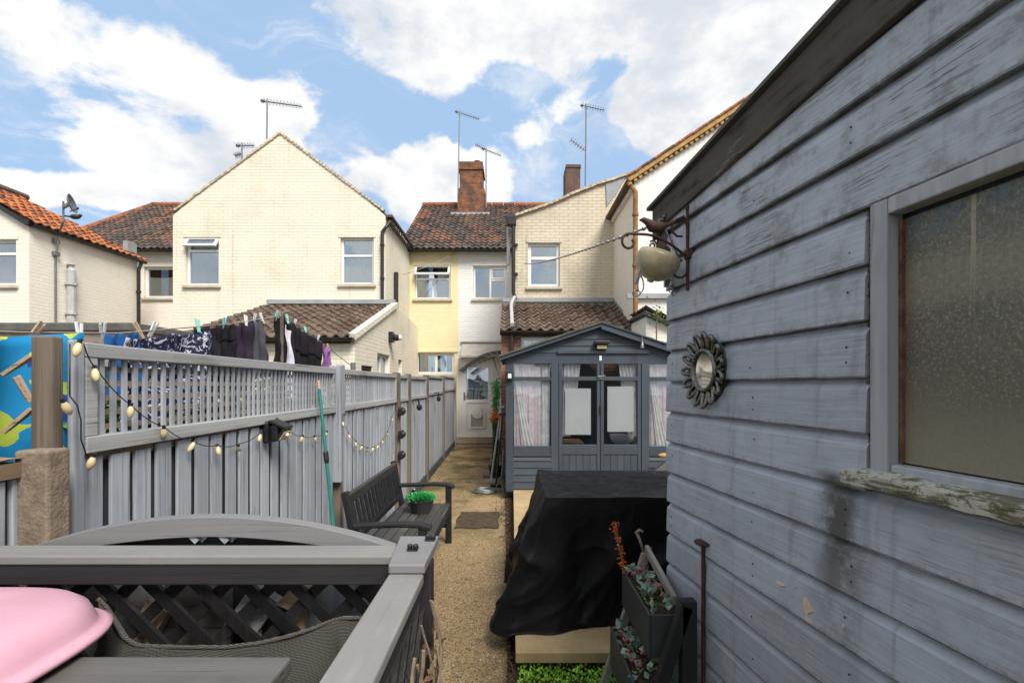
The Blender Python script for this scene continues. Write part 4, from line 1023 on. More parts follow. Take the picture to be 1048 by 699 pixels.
# solar security lamp
ys = fpx(272); sl_ = thing('solar_lamp', 'black solar security lamp fixed high on the nearest fence panel', 'wall light', FP(ys, .02, 1.45))
q = lambda px, py, off: onf(px, py, off)
mb = MB(); b0 = V((FX(ys)+.012, ys, 1.38)); mb.box(b0.x, b0.x+.03, ys-.06, ys+.05, 1.335, 1.455); mb.box(b0.x+.03, b0.x+.075, ys-.045, ys+.045, 1.345, 1.435); mb.build('housing', M['black'], sl_, bevel=.012)
mb = MB(); pl = [V((b0.x+.03, ys-.052, 1.462)), V((b0.x+.115, ys-.052, 1.425)), V((b0.x+.115, ys-.052, 1.412)), V((b0.x+.03, ys-.052, 1.448))]; mb.prism(pl, (0, .104, 0)); mb.build('solar_panel', M['black'], sl_, bevel=.004)
mb = MB(); mb.prism([V((b0.x+.102, ys-.05, 1.412)), V((b0.x+.112, ys-.05, 1.408)), V((b0.x+.075, ys-.05, 1.345)), V((b0.x+.065, ys-.05, 1.349))], (0, .10, 0)); hd_ = mb.build('lamp_head', M['black'], sl_, bevel=.004)
mb = MB(); mb.prism([V((b0.x+.1105, ys-.042, 1.398)), V((b0.x+.113, ys-.042, 1.397)), V((b0.x+.083, ys-.042, 1.352)), V((b0.x+.080, ys-.042, 1.353))], (0, .084, 0)); mb.build('led_panel', M['bulb'], hd_)
mb = MB(); mb.ell((b0.x+.103, ys, 1.378), .012, .014, .014, 10, 6); mb.build('sensor', M['upvc'], hd_, smooth=True)
# small clips / hooks on the far posts
for Yp, z, lab in ((5.70, 1.33, 'upper'), (5.70, 1.05, 'middle'), (5.70, .80, 'lower')):
    mb = MB(); mb.box(FX(Yp)+.045, FX(Yp)+.09, Yp-.06, Yp+.05, z-.05, z+.05); mb.lathe([(.045, 0), (.03, .03)], (FX(Yp)+.085, Yp, z), 10, (1, -.3, -.2))
    tag(mb.build('fence_light', M['black'], at=(FX(Yp), Yp, z), bevel=.01), '%s small black lamp on the post at the far end of the bench' % lab, 'wall light', 'small black lamps on the post')
for Yp, z, lab in ((6.75, 1.36, 'small black hook lamp on the panel right after the narrow panel'), (8.8, 1.42, 'small black hook lamp on the panel second from the houses')):
    mb = MB(); mb.tube([(FX(Yp)+.02, Yp, z+.08), (FX(Yp)+.09, Yp, z+.09), (FX(Yp)+.10, Yp, z)], .012, 8); mb.ell((FX(Yp)+.10, Yp, z-.03), .04, .05, .05, 10, 6)
    tag(mb.build('fence_light', M['black'], at=(FX(Yp), Yp, z)), lab, 'wall light', 'small black hook lamps')
# green pole
gp = thing('broom', 'tall green handled pole with wooden tip leaning on the fence', 'garden pole', (-1.07, 3.1, 0))
a = V((-1.315, 3.20, P(0, 398, 3.2).z)); m_ = P(339, 462, 3.10); b = V((-1.06, 2.98, 0.0)); d1 = (b-a)
def on(t_): return a + d1*t_
mb = MB(); mb.tube([on(0), on(.255)], .0105, 10); mb.tube([on(.30), on(1)], .0115, 10); mb.build('handle', M['teal'], gp)
mb = MB(); mb.tube([on(-.035), on(.0)], .011, 10); mb.tube([on(.255), on(.27)], .013, 10); mb.build('wooden_tip', M['bare'], gp)
mb = MB(); mb.tube([on(.255), on(.262), on(.29), on(.305)], [.013, .017, .017, .013], 10); mb.build('joint', M['black'], gp)

# ------------------------------------------------------------------ bench
bn = thing('garden_bench', 'long black slatted garden bench along the fence beside the path', 'bench', (-.9, 4.2, 0))
y0, y1 = 3.47, 4.88; xb, xf = -1.22, -.63; zs = .43
mb = MB()
for k in range(6): mb.box(xb+.10+k*.082, xb+.10+k*.082+.072, y0+.03, y1-.03, zs-.022, zs+.0)
mb.build('seat', M['bench_seat'], bn, bevel=.006)
mb = MB(); mb.box(xf-.045, xf-.01, y0+.05, y1-.05, zs-.10, zs-.025); mb.box(xb+.06, xb+.095, y0+.05, y1-.05, zs-.10, zs-.025); mb.build('apron', M['bench'], bn, bevel=.005)
def bk(z): return xb + .07 - (z-.43)*.20
mb = MB(); mb.bar((bk(.80), y0, .80), (bk(.80), y1, .80), .035, .095, up=(.2, 0, 1)); mb.build('backrest_rail', M['bench_seat'], bn, bevel=.012)
mb = MB(); mb.bar((bk(.50), y0+.05, .50), (bk(.50), y1-.05, .50), .03, .05)
n = 13
for k in range(n):
    y = y0+.10+(y1-y0-.2)*k/(n-1); mb.bar((bk(.51), y, .51), (bk(.77), y, .77), .018, .048, up=(0, 1, 0))
mb.build('backrest', M['bench'], bn, bevel=.003)
for y in (y0, y1):
    mb = MB(); mb.bar((bk(.43)+.01, y, 0), (bk(.43)+.0, y, .45), .05, .05); mb.bar((bk(.43), y, .43), (bk(.86), y, .86), .05, .055); mb.build('leg', M['bench'], bn, bevel=.008)
    mb = MB(); mb.box(xf-.06, xf, y-.03, y+.03, 0, .60); mb.build('leg', M['bench'], bn, bevel=.008)
    mb = MB(); prof = [(bk(.65)+.02, .625), (xf-.15, .64), (xf-.04, .632), (xf+.03, .612), (xf+.04, .59), (xf+.02, .575), (xf-.06, .598), (xf-.2, .605), (bk(.62)+.02, .590)]
    mb.prism([(x, y-.037, z) for x, z in prof], (0, .074, 0)); mb.build('armrest', M['bench'], bn, bevel=.01)
    mb = MB(); mb.box(bk(.3)+.03, xf-.06, y-.018, y+.018, .17, .21); mb.build('stretcher', M['bench'], bn, bevel=.005)
# plant pot on the bench
pt = thing('potted_plant', 'dark pot of vivid green plant standing on the bench seat', 'potted plant', (-.87, 4.5, zs))
mb = MB(); mb.lathe([(.0, 0), (.085, 0), (.115, .10), (.125, .125), (.118, .13), (.105, .115), (.0, .11)], (-.87, 4.5, zs), 18); mb.build('pot', M['pot'], pt, smooth=False)
mb = MB()
for i in range(700):
    a = random.random()*2*PI; r = random.random()**.6*.125
    mb.leaf((-.87+r*math.cos(a), 4.5+r*math.sin(a), zs+.115+random.random()*.055*(1.2-r*4)), (math.cos(a)*r*8, math.sin(a)*r*8, random.uniform(.2, 1.2)), random.uniform(.022, .042), .016)
mb.build('foliage', M['plasticgreen'], pt, fixn=False)
mb = MB()
for k in range(12):
    t_ = k/11*PI*1.1; p = V((-1.02+.035*math.cos(t_), 4.45, zs+.14)) 
mb.lathe([(.0, 0), (.04, 0), (.045, .05), (.05, .08), (.03, .13), (.012, .16), (.012, .18)], (-1.0, 4.76, zs), 14)
ob_ = mb.build('lantern', M['pot'], at=(-1.0, 4.76, zs), smooth=True); tag(ob_, 'small black lantern on the far end of the bench seat', 'lantern')
mb = MB(); mb.ell((-.99, 4.745, zs+.155), .022, .022, .028, 10, 8); g_ = mb.build('lantern_glass', M['silver'], ob_, smooth=True)

# ------------------------------------------------------------------ tall dark timber unit in the foreground
ux0, ux1 = -1.285, -.185; ZT = 1.255
un = thing('trellis_planter', 'large dark grey timber garden unit with lattice back, arched top and wide flat rails', 'garden unit', (-.73, .8, 0))
mb = MB(); mb.box(ux0, ux1-.06, 1.085, 1.160, ZT-.022, ZT); mb.build('top_rail', M['box_top'], un, bevel=.004)
mb = MB(); mb.box(ux0, ux1-.035, 1.090, 1.115, ZT-.070, ZT-.023); mb.build('cross_rail', M['box_dark'], un, bevel=.003)
mb = MB(); mb.box(ux1-.073, ux1, .30, .985, ZT-.022, ZT); mb.build('side_rail', M['box_top_y'], un, bevel=.004)
mb = MB(); mb.box(ux1-.055, ux1-.02, .30, 1.1, ZT-.085, ZT-.023); mb.build('side_apron', M['box_dark'], un, bevel=.003)
mb = MB(); mb.prism([(ux1-.093, 1.168, ZT+.001), (ux1+.003, 1.168, ZT+.001), (ux1+.003, .978, ZT+.001), (ux1-.073, .978, ZT+.001)], (0, 0, .019)); mb.build('corner_cap', M['arch'], un, bevel=.003)
for (px, py) in ((440.5, 548.5), (422.5, 558.5)):
    p = V(((px-CX)/F*(.375*F/(py+4-HY)), .375*F/(py+4-HY), ZT+.020))
    mb = MB(); mb.box(p.x-.012, p.x+.012, p.y-.011, p.y+.011, p.z, p.z+.003)
    for s in (-1, 1): mb.lathe([(.006, .003), (.0062, .010), (.005, .013), (.0, .0135)], (p.x+s*.0065, p.y, p.z), 12)
    mb.build('bolt', M['black'], un, bevel=.001)
for (x, y) in ((ux1-.05, 1.10), (ux0+.0, 1.10), (ux1-.05, .33), (ux0, .33)):
    mb = MB(); mb.box(x, x+.045, y, y+.045, 0, ZT-.024); mb.build('leg', M['box_dark'], un, bevel=.004)
# arch
acx = (P(35, 0, 1.19).x + P(405, 0, 1.19).x)/2; ahw = (P(405, 0, 1.19).x - P(35, 0, 1.19).x)/2
zbase = ZT-.012; zpk = P(0, 527, 1.19).z
def arcz(u): 
    R = (ahw**2 + (zpk-zbase)**2)/(2*(zpk-zbase)); return zpk - R + math.sqrt(max(R*R - (u*ahw)**2, 0))
up = []; lo = []; n = 40
for k in range(n+1):
    u = -1 + 2*k/n; up.append((acx+u*ahw, 1.172, arcz(u)))
for k in range(n+1):
    u = 1 - 2*k/n; z = arcz(u) - .050*(1-abs(u)**3*.55); lo.append((acx+u*ahw*.985, 1.172, z))
mb = MB(); vs = []
for k in range(n+1):
    a, d = V(up[k]), V(lo[n-k]); e_ = V((0, .034, 0)); vs += [a, d, d+e_, a+e_]
mb.add(vs, [(4*k+i, 4*k+4+i, 4*k+4+(i+1) % 4, 4*k+(i+1) % 4) for k in range(n) for i in range(4)] + [(3, 2, 1, 0), (4*n, 4*n+1, 4*n+2, 4*n+3)])
mb.build('arch', M['arch'], un, bevel=.002)
# lattice: below the rail and in the arch
def lattice(mb, x0, x1, z0, z1f, y, pitch=.115, w_=.027):
    for s in (-1, 1):
        k = -40
        while k < 60:
            c0_ = x0 + k*pitch; pts = []
            N_ = 140; inside = None
            for i in range(N_+1):
                z = z0 + (1.40-z0)*i/N_; x = c0_ + s*(z-z0)
                ok = x0 <= x <= x1 and z <= z1f(x)
                if ok and inside is None: inside = V((x, y + s*.006, z))
                if (not ok or i == N_) and inside is not None:
                    e = V((x, y + s*.006, z))
                    if (e-inside).length > .02: mb.bar(inside, e, .011, w_, up=(-s, 0, 1))
                    inside = None
            k += 1
mb = MB(); lattice(mb, ux0+.045, ux1-.05, .62, lambda x: ZT-.05, 1.135); mb.build('lattice', M['lattice'], un)
mb = MB(); lattice(mb, acx-ahw*.9, acx+ahw*.9, ZT+.001, lambda x: arcz((x-acx)/ahw)-.048, 1.189, .075, .014); mb.build('arch_lattice', M['fence'], un)
mb = MB(); mb.grid(lambda u, v: (acx+ahw*.86*(2*u-1), 1.2015, ZT-.03+(arcz(.86*(2*u-1))-.040-ZT+.03)*v), 30, 2); mb.build('arch_panel', M['box_dark'], un, solid=.005, fixn=False)
mb = MB(); mb.box(ux0, ux1-.05, 1.121, 1.150, .56, .62); mb.build('lower_rail', M['box_dark'], un)
# side lattice facing the path
mb = MB()
for s in (-1, 1):
    for k in range(-14, 26):
        pts = []; c0_ = .34 + k*.088
        z0_, z1_ = .1, 1.16; y_a = c0_; y_b = c0_ + s*(z1_-z0_)
        lo_t = 0; hi_t = 1
        def yy(t__): return y_a + (y_b-y_a)*t__
        ts = [i/200 for i in range(201) if .36 < yy(i/200) < 1.10]
        if len(ts) > 4:
            a = V((ux1-.035+s*.006, yy(ts[0]), z0_+(z1_-z0_)*ts[0])); b = V((ux1-.035+s*.006, yy(ts[-1]), z0_+(z1_-z0_)*ts[-1])); mb.bar(a, b, .011, .019, up=(1, 0, 0))
mb.build('side_lattice', M['lattice'], un)
mb = MB(); mb.box(ux1-.066, ux1-.058, .36, 1.08, .05, 1.15); mb.build('side_panel', M['box_dark'], un)
zsl = 1.14
mb = MB()
for k in range(3): mb.box(ux0+.02, -.414, .885-.125*(k+1)+.004, .885-.125*k, zsl-.03, zsl)
mb.build('shelf', M['slab_wood'], un, bevel=.006)
mb = MB(); mb.box(ux0+.02, -.43, .50, .53, .1, zsl-.031); mb.box(ux0+.02, -.43, .84, .87, .95, zsl-.031); mb.build('shelf_support', M['box_dark'], un)
# pieces of board stacked behind the lattice, glimpsed through its holes
bp = thing('plank_stack', 'dark boards leaning behind the lattice of the timber unit', 'boards', (-.8, 1.27, 0))
for k in range(6):
    mb = MB(); mb.box(ux0+.02+k*.175, ux0+.02+k*.175+.1735, 1.235+.01*(k % 2), 1.250+.01*(k % 2), 0, 1.185+.03*math.sin(k*2.3))
    mb.build('board', M[('slab_wood', 'fence_h', 'slab_wood', 'box_dark', 'fence', 'slab_wood')[k]], bp)  # pale and dark board colours stand in for lit and shaded squares behind the lattice
for i, (x, z, w_, h_, m_, lab) in enumerate(((-.92, 1.075, .05, .05, 'bare', 'offcut of bare wood seen through the lattice left of centre'), (-.545, 1.13, .05, .035, 'bare', 'sliver of bare wood seen through the lattice right of centre'), (-.66, 1.10, .07, .06, 'fence_h', 'grey wooden offcut behind the lattice centre'))):
    mb = MB(); mb.prism([(x-w_, 1.185, z-h_), (x, 1.185, z-h_*1.6), (x+w_, 1.185, z), (x, 1.185, z+h_*.7)], (0, .03, 0)); mb.box(x-.015, x+.015, 1.195, 1.21, .6, z)
    tag(mb.build('offcut', M[m_], at=(x, 1.2, z)), lab, 'wood offcut', 'wood offcuts behind the lattice')
# netting
hem = [(100, 612), (110, 622), (118, 637), (127, 652), (140, 660), (165, 661.5), (200, 662), (232, 662), (265, 658), (295, 651), (320, 643), (340, 635), (352, 632), (366, 632), (385, 635)]
def hemp(u):
    x = u*(len(hem)-1); i = min(int(x), len(hem)-2); f_ = x-i
    px = hem[i][0]*(1-f_)+hem[i+1][0]*f_; py = hem[i][1]*(1-f_)+hem[i+1][1]*f_
    return P(px, py, 1.045 - .05*math.sin(u*PI) + .012*math.sin(u*19))
def netf(u, v):
    p = hemp(u); dz = .20*v
    return p + V((.01*math.sin(v*5+u*6), -.03*v + (.014*math.sin(u*23+v*4)+.008*math.sin(u*47+2))*v, -dz))
nt_ = thing('netting', 'grey woven netting draped inside the timber unit in front of the lattice', 'netting', (-.7, 1.0, 1.0))
mb = MB(); mb.grid(netf, 120, 22); mb.build('fabric', M['net'], nt_, smooth=True, solid=.003, fixn=False)
mb = MB(); mb.tube([hemp(k/100) for k in range(101)], .0045, 8); mb.build('hem', M['net'], nt_, smooth=True)
# pink tub, upside down on the shelf
tb = thing('pink_tub', 'pale pink plastic tub lying upside down on the shelf of the timber unit', 'tub', (-1.05, .85, zsl))
tc = V((-1.078, .82, zsl+.012))
def tubp(a, f_):
    ca, sa = math.cos(a), math.sin(a); e = 3.2
    r = (abs(ca)**e + abs(sa)**e)**(-1/e)
    return tc + V((ca*r*.272*f_, sa*r*.213*f_, 0))
prof = [(1.0, 0.0), (1.03, .004), (1.035, .012), (1.0, .016), (.965, .018), (.95, .024), (.935, .034), (.90, .054), (.83, .069), (.72, .079), (.5, .086), (.0, .088)]
mb = MB(); nA = 72
vs = [tubp(2*PI*k/nA, f_) + V((0, 0, z)) for f_, z in prof for k in range(nA)]
mb.add(vs, [(i*nA+k, i*nA+(k+1) % nA, (i+1)*nA+(k+1) % nA, (i+1)*nA+k) for i in range(len(prof)-1) for k in range(nA)])
mb.build('shell', M['pink'], tb, smooth=True)
# dry climber stems on the side of the unit
ds = thing('dry_climber', 'dead twiggy climber stems tangled on the path side of the timber unit', 'dead plant', (-.165, .95, 0))
mb = MB()
for k in range(16):
    y = random.uniform(.84, 1.08); x = -.172+random.uniform(-.004, .012); pts = []
    z = random.uniform(.3, .7); top_ = random.uniform(.95, 1.22)
    ph = random.random()*6
    while z < top_:
        pts.append((x+.010*math.sin(z*21+ph), y+.03*math.sin(z*11+ph*2), z)); z += .03
    if len(pts) > 2: mb.tube(pts, random.uniform(.002, .0048), 5)
mb.build('stem', M['rope'], ds)
mb = MB()
for i in range(260):
    z = random.uniform(.5, 1.12); mb.leaf((-.172+random.uniform(-.012, .016), random.uniform(.84, 1.08), z), (random.uniform(-.5, .6), random.uniform(-1, 1), random.uniform(-1, .5)), random.uniform(.012, .03), random.uniform(.005, .014))
mb.build('dead_leaves', M['deadleaf'], ds, fixn=False)

# ------------------------------------------------------------------ summerhouse
SY = 6.7; sz = .15
def sx(px): return (px-CX)/F*SY
def szz(py): return H + (HY-py)/F*SY
S0, S1 = sx(517.5), sx(711); SA = (S0+S1)/2; ZEv = szz(362); ZAp = szz(333)
sh_ = thing('summerhouse', 'dark blue grey timber summerhouse with glazed double doors and net curtains', 'summerhouse', (SA, SY, sz))
fs = frame_of('y', SY)
def fb(mb, a, b, c, d, n0=-.03, n1=.0): mb.fbox(fs, sx(a), sx(b), szz(d), szz(c), n0, n1)   # picture columns a..b, rows c..d of the front face
mb = MB(); mb.box(S0, S1, SY+.002, SY+.12, sz+.002, szz(500)); fb(mb, 517.5, 711, 466, 505, -.06, -.02)
zb0 = sz+.03
for k in range(5):
    za = sz+.02+k*.10; zb_ = za+.098
    if zb_ > szz(468): zb_ = szz(468)
    for (a, b) in ((519, 571), (662, 711)):
        mb.add([fs[0]+V((sx(a), -.014, za)), fs[0]+V((sx(b), -.014, za)), fs[0]+V((sx(b), -.001, zb_)), fs[0]+V((sx(a), -.001, zb_)), fs[0]+V((sx(a), .01, za)), fs[0]+V((sx(b), .01, za))], [(0, 1, 2, 3), (0, 1, 5, 4)])
mb.build('lower_cladding', M['summer'], sh_)
mb = MB()
for (a, b) in ((517.5, 525.5), (564, 571.5), (656.5, 664.5), (703, 711)): fb(mb, a, b, 372.5, 503, -.06, .012)
fb(mb, 517.5, 711, 361, 372.4, -.06, .006)
for (a, b) in ((525.6, 563.9), (664.6, 702.9)): fb(mb, a, b, 456.5, 467, -.06, .006); fb(mb, a, b, 385.5, 389.5, -.05, .004)
mb.build('frame', M['summer_v'], sh_, bevel=.005)
for (a, b) in ((525.6, 563.9), (664.6, 702.9)):
    mb = MB(); fb(mb, a, b, 372.5, 456.5, -.034, -.030); mb.build('window_pane', M['sglass'], sh_)
    mb = MB(); ua, ub = sx(a), sx(b)
    mb.grid(lambda u, v: (ua+.01+(ub-ua-.02)*u, SY+.075+.008*math.sin(u*34+2*math.sin(u*5)+v*1.5)+.003*math.sin(u*71), szz(457)+(szz(372)-szz(457))*v), 90, 10); mb.build('pink_curtain', M['pinknet'], sh_, smooth=True, fixn=False)
    mb = MB()
    for (s0, s1, o_) in ((.02, .13, 0), (.76, .98, 1)):
        mb.grid(lambda u, v: (ua+(ub-ua)*((s0+(s1-s0)*u) + (.42 if o_ == 0 else -.02)*(1-v)**1.4*(.5+.5*u) * (1 if o_ == 0 else .5)), SY+.052+.006*math.sin(u*20+v*3), szz(457)+(szz(372)-szz(457))*v), 40, 16)
    mb.build('white_curtain', M['whitenet'], sh_, smooth=True, fixn=False)
# gable front cladding
mb = MB(); n = 4; zt0 = szz(361)
for k in range(n):
    za = zt0 + (ZAp-zt0)*k/n; zb_ = zt0 + (ZAp-zt0)*(k+1)/n
    def half(z): return max((ZAp-z)/(ZAp-ZEv)*(S1-S0)/2*1.02, .01)
    ha, hb = min(half(za), (S1-S0)/2), half(zb_)
    mb.add([(SA-ha, SY-.014, za), (SA+ha, SY-.014, za), (SA+hb, SY-.001, zb_), (SA-hb, SY-.001, zb_), (SA-ha, SY+.02, za), (SA+ha, SY+.02, za)], [(0, 1, 2, 3), (0, 1, 5, 4)])
mb.prism([(S0, SY+.005, zt0-.02), (S1, SY+.005, zt0-.02), (SA, SY+.005, ZAp)], (0, .03, 0)); mb.build('gable_cladding', M['summer'], sh_)
mb = MB(); fb(mb, 570, 664, 358.5, 362, -.01, .035); mb.build('drip_moulding', M['summer'], sh_, bevel=.004)
for s in (-1, 1):                                          # barge boards and roof slopes with mossy felt
    e = V((SA+s*((S1-S0)/2+.09), SY-.10, ZEv-.055)); tp = V((SA, SY-.10, ZAp+.02)); nn_ = V((-(tp-e).z*s*-1, 0, abs((tp-e).x))).normalized()
    mb = MB(); mb.prism([e, tp, tp-V((0, 0, .085)), e-V((0, 0, .085))] if s > 0 else [e, tp, tp-V((0, 0, .05)), e-V((0, 0, .05))], (0, .022, 0)); mb.build('barge_board', M['summer'], sh_, bevel=.004)
    mb = MB(); L_ = 2.7; nseg = 24
    for k in range(nseg):
        a = e.lerp(tp, k/nseg); b = e.lerp(tp, (k+1)/nseg); j0 = .012*math.sin(k*1.7)
        top4 = [a+V((0, -.02, .002)), b+V((0, -.02, .002)), b+V((0, L_, .002)), a+V((0, L_, .002))]
        t_ = .028 if s < 0 else .02
        mb.add(top4 + [p + V((0, 0, t_+j0*.3)) for p in top4], [(0, 1, 2, 3), (4, 5, 6, 7), (0, 1, 5, 4), (2, 3, 7, 6)])
    mb.build('roof', M['mossfelt'] if s < 0 else M['summer'], sh_)
mb = MB(); wall(mb, frame_of('x-', S0), [(SY, sz), (SY, ZEv), (SY+2.5, ZEv), (SY+2.5, sz)]); wall(mb, frame_of('x+', S1), [(SY, sz), (SY, ZEv), (SY+2.5, ZEv), (SY+2.5, sz)]); wall(mb, frame_of('y', SY+2.5), [(S0, sz), (S0, ZEv), (SA, ZAp), (S1, ZEv), (S1, sz)])
mb.build('wall', M['summer'], sh_)
mb = MB(); mb.box(S0+.02, S1-.02, SY+.13, SY+2.48, sz+.002, sz+.06); mb.build('floor', M['dimroom'], sh_)
# doors
for di, (a, b, g0_, g1_) in enumerate(((572, 614, 575.5, 611), (614.6, 656, 618, 652.5))):
    mb = MB(); fb(mb, a, g0_, 365, 503, -.035, .004); fb(mb, g1_, b, 365, 503, -.035, .004); fb(mb, g0_, g1_, 362.6, 367, -.035, .004); fb(mb, g0_, g1_, 385.5, 389.5, -.035, .003); fb(mb, g0_, g1_, 455, 465, -.035, .003)
    fb(mb, g0_, g1_, 495, 503, -.035, .003); fb(mb, a, g0_, 362.6, 365, -.035, .004); fb(mb, g1_, b, 362.6, 365, -.035, .004)
    d_ = mb.build('door', M['summer_v'], sh_, bevel=.004)
    mb = MB(); k = 5
    for i in range(k): fb(mb, g0_+(g1_-g0_)*i/k+.15, g0_+(g1_-g0_)*(i+1)/k-.15, 465, 495, -.03, -.008)
    mb.build('door_panel', M['summer_v'], d_, bevel=.003)
    mb = MB(); fb(mb, g0_, g1_, 367, 385.5, -.02, -.016); fb(mb, g0_, g1_, 389.5, 455, -.02, -.016); mb.build('door_pane', M['sglass'], d_)
    mb = MB(); ua, ub = sx(g0_), sx(g1_); left = di == 0
    def cur(u, v):
        tt = 1-v; w_ = .55*(1-.55*tt**1.2)
        x = ua+(ub-ua)*(u*w_ if left else 1-u*w_)
        return (x, SY+.06+.016*math.sin(u*30+tt*2), szz(447)+(szz(366)-szz(447))*v)
    mb.grid(cur, 60, 16); mb.build('curtain', M['whitenet'], d_, smooth=True, fixn=False)
    mb = MB(); (fb(mb, 578.5, 605, 397.5, 445, -.030, -.024) if left else fb(mb, 622, 649, 395.5, 442, -.030, -.024)); mb.build('white_board', M['board_white'], d_)
mb = MB(); fb(mb, 611.5, 617.5, 384.5, 388.5, .004, .02); mb.bar((sx(612), SY-.03, szz(386)), (sx(619), SY-.03, szz(384.5)), .015, .02); mb.build('door_latch', M['greymetal'], sh_, bevel=.003)
mb = MB(); fb(mb, 613.4, 615.2, 415, 424, .004, .022); mb.build('door_handle', M['black'], sh_, bevel=.003)
mb = MB(); fb(mb, 613.2, 615.6, 364, 369, .004, .016); mb.build('top_bolt', M['upvc'], sh_)
# things seen inside
mb = MB(); mb.box(sx(576), sx(579.5), SY+.4, SY+.44, sz+.06, szz(438)); mb.box(sx(577), sx(600), SY+.4, SY+.44, szz(444), szz(441)); mb.box(sx(577), sx(602), SY+.42, SY+.9, szz(458), szz(456)); 
for (x, y) in ((sx(600), SY+.41), (sx(600), SY+.88), (sx(577), SY+.88)): mb.box(x, x+.04, y, y+.04, sz+.06, szz(458))
tag(mb.build('wooden_chair', M['bare'], at=(sx(580), SY+.5, sz+.06), bevel=.005), 'pale wooden chair just inside the summerhouse, behind the left door', 'chair')
mb = MB(); mb.lathe([(.0, 0), (.10, 0), (.16, .04), (.19, .14), (.185, .14), (.15, .05), (0, .02)], (sx(644), SY+.45, szz(458)), 16); mb.lathe([(.12, 0), (.10, szz(458)-sz-.06)], (sx(644), SY+.45, sz+.06), 12); 
tag(mb.build('pale_stool', M['upvc'], at=(sx(644), SY+.45, sz+.06), smooth=True), 'pale rounded seat inside the summerhouse behind the right door', 'stool')
# lamps on the summerhouse
ol = thing('solar_lamp', 'small black and yellow lit solar lamp on the summerhouse gable', 'wall light', (sx(615), SY-.05, szz(354)))
mb = MB(); fb(mb, 607.5, 622.5, 349.5, 352.6, .016, .13); fb(mb, 609.5, 620.5, 352.7, 357.6, .016, .075); mb.build('housing', M['black'], ol, bevel=.006)
mb = MB(); fb(mb, 610.2, 619.8, 354, 357.2, .0755, .082); mb.build('lens', M['bulb'], ol)
sl2 = thing('square_lamp', 'black square wall lamp with white face on the left corner of the summerhouse', 'wall light', (sx(521), SY-.05, szz(385)))
mb = MB(); fb(mb, 517, 525, 380, 389, .013, .075); mb.build('housing', M['black'], sl2, bevel=.008)
mb = MB(); fb(mb, 520, 523.4, 382.5, 387, .0755, .078); mb.build('lens', M['upvc'], sl2)
mb = MB(); px_ = sx(654.5); mb.lathe([(.0, 0), (.028, .0), (.024, .04), (.008, .09), (.006, .13)], (px_, SY-.14, szz(357)), 10); mb.tube([(px_, SY-.14, szz(357)+.12), (px_, SY-.12, szz(343))], .004, 6)
tag(mb.build('wind_chime', M['greymetal'], at=(px_, SY-.14, szz(350))), 'small grey hanging ornament under the right summerhouse eave', 'ornament')

# ------------------------------------------------------------------ items between the door and the summerhouse
cnp = thing('door_canopy', 'curved smoked canopy with dark scrolled ironwork over the white back door', 'canopy', (-.8, 12.4, 2.2))
def cz(s): return V((-1.34+1.05*s, 0, 2.03+.50*(1-(1-s)**2.0)))
mb = MB(); mb.grid(lambda u, v: cz(u)+V((0, 12.0+v*.9, 0)), 16, 1); mb.build('sheet', M['polycarb'], cnp, smooth=True, solid=.012, fixn=False)
mb = MB()
for y in (11.99, 12.42, 12.9):
    mb.tube([cz(k/16)+V((0, y, -.012)) for k in range(17)], .009, 6)
    mb.tube([cz(k/16)+V((0, y, -.13*math.sin(k/16*PI)**.5-.012)) for k in range(17)], .006, 6)
    for k in range(8):
        c = cz((k+.5)/8)+V((0, y, -.075)); mb.tube([c+V((.05*math.cos(a_*PI/5), 0, .05*math.sin(a_*PI/5))) for a_ in range(11)], .004, 5)
for k in range(7): mb.tube([cz(k/6)+V((0, 11.99, -.01)), cz(k/6)+V((0, 12.9, -.01))], .007, 6)
mb.tube([(-.27, 12.0, 2.45), (-.27, 12.0, 1.7), (-.5, 12.0, 2.38)], .014, 6)
mb.build('ironwork', M['black'], cnp)
iv = thing('hanging_plant', 'green trailing artificial plant hanging beside the white back door', 'hanging plant', (-.34, 10.4, 1.5))
mb = MB()
for i in range(900):
    z = random.random(); r = .15*(1-z*.65); a = random.random()*2*PI
    mb.leaf((-.34+r*random.random()*math.cos(a)-.03*z, 10.4+r*math.sin(a)*.5, 1.74-z*.72), (random.uniform(-.6, .6), random.uniform(-.6, .3), random.uniform(-1, .3)), random.uniform(.03, .07), .022)
mb.build('foliage', M['plasticgreen'], iv, fixn=False)
mb = MB(); mb.tube([(-.34, 10.4, 1.72), (-.34, 10.4, 1.78), (-.23, 10.4, 1.80)], .012, 6); mb.build('hook', M['black'], iv)
fl = thing('flower_pot', 'pot of orange flowers beside the summerhouse corner', 'potted plant', (-.30, 8.4, 0))
mb = MB(); mb.lathe([(.0, 0), (.10, 0), (.13, .22), (.12, .23), (0, .21)], (-.30, 8.4, .0), 14); mb.build('pot', M['pot'], fl)
mb = MB()
for i in range(24): mb.tube([(-.30+random.gauss(0, .03), 8.4, .2), (-.30+random.gauss(0, .05), 8.4+random.gauss(0, .05), 1.08+random.gauss(0, .06))], .006, 5)
mb.build('stems', M['darkgreen'], fl)
mb = MB()
for i in range(120): mb.leaf((-.30+random.gauss(0, .045), 8.4+random.gauss(0, .05), 1.06+random.gauss(0, .07)), (random.gauss(0, 1), random.gauss(0, 1), random.gauss(0, 1)), .05, .035)
mb.build('flowers', M['orange_flower'], fl, fixn=False)
mb = MB()
for i in range(120): mb.leaf((-.27+random.gauss(0, .04), 8.4+random.gauss(0, .05), .6+random.gauss(0, .2)), (random.gauss(0, 1), random.gauss(0, 1), random.gauss(0, 1)), .06, .03)
mb.build('leaves', M['darkgreen'], fl, fixn=False)
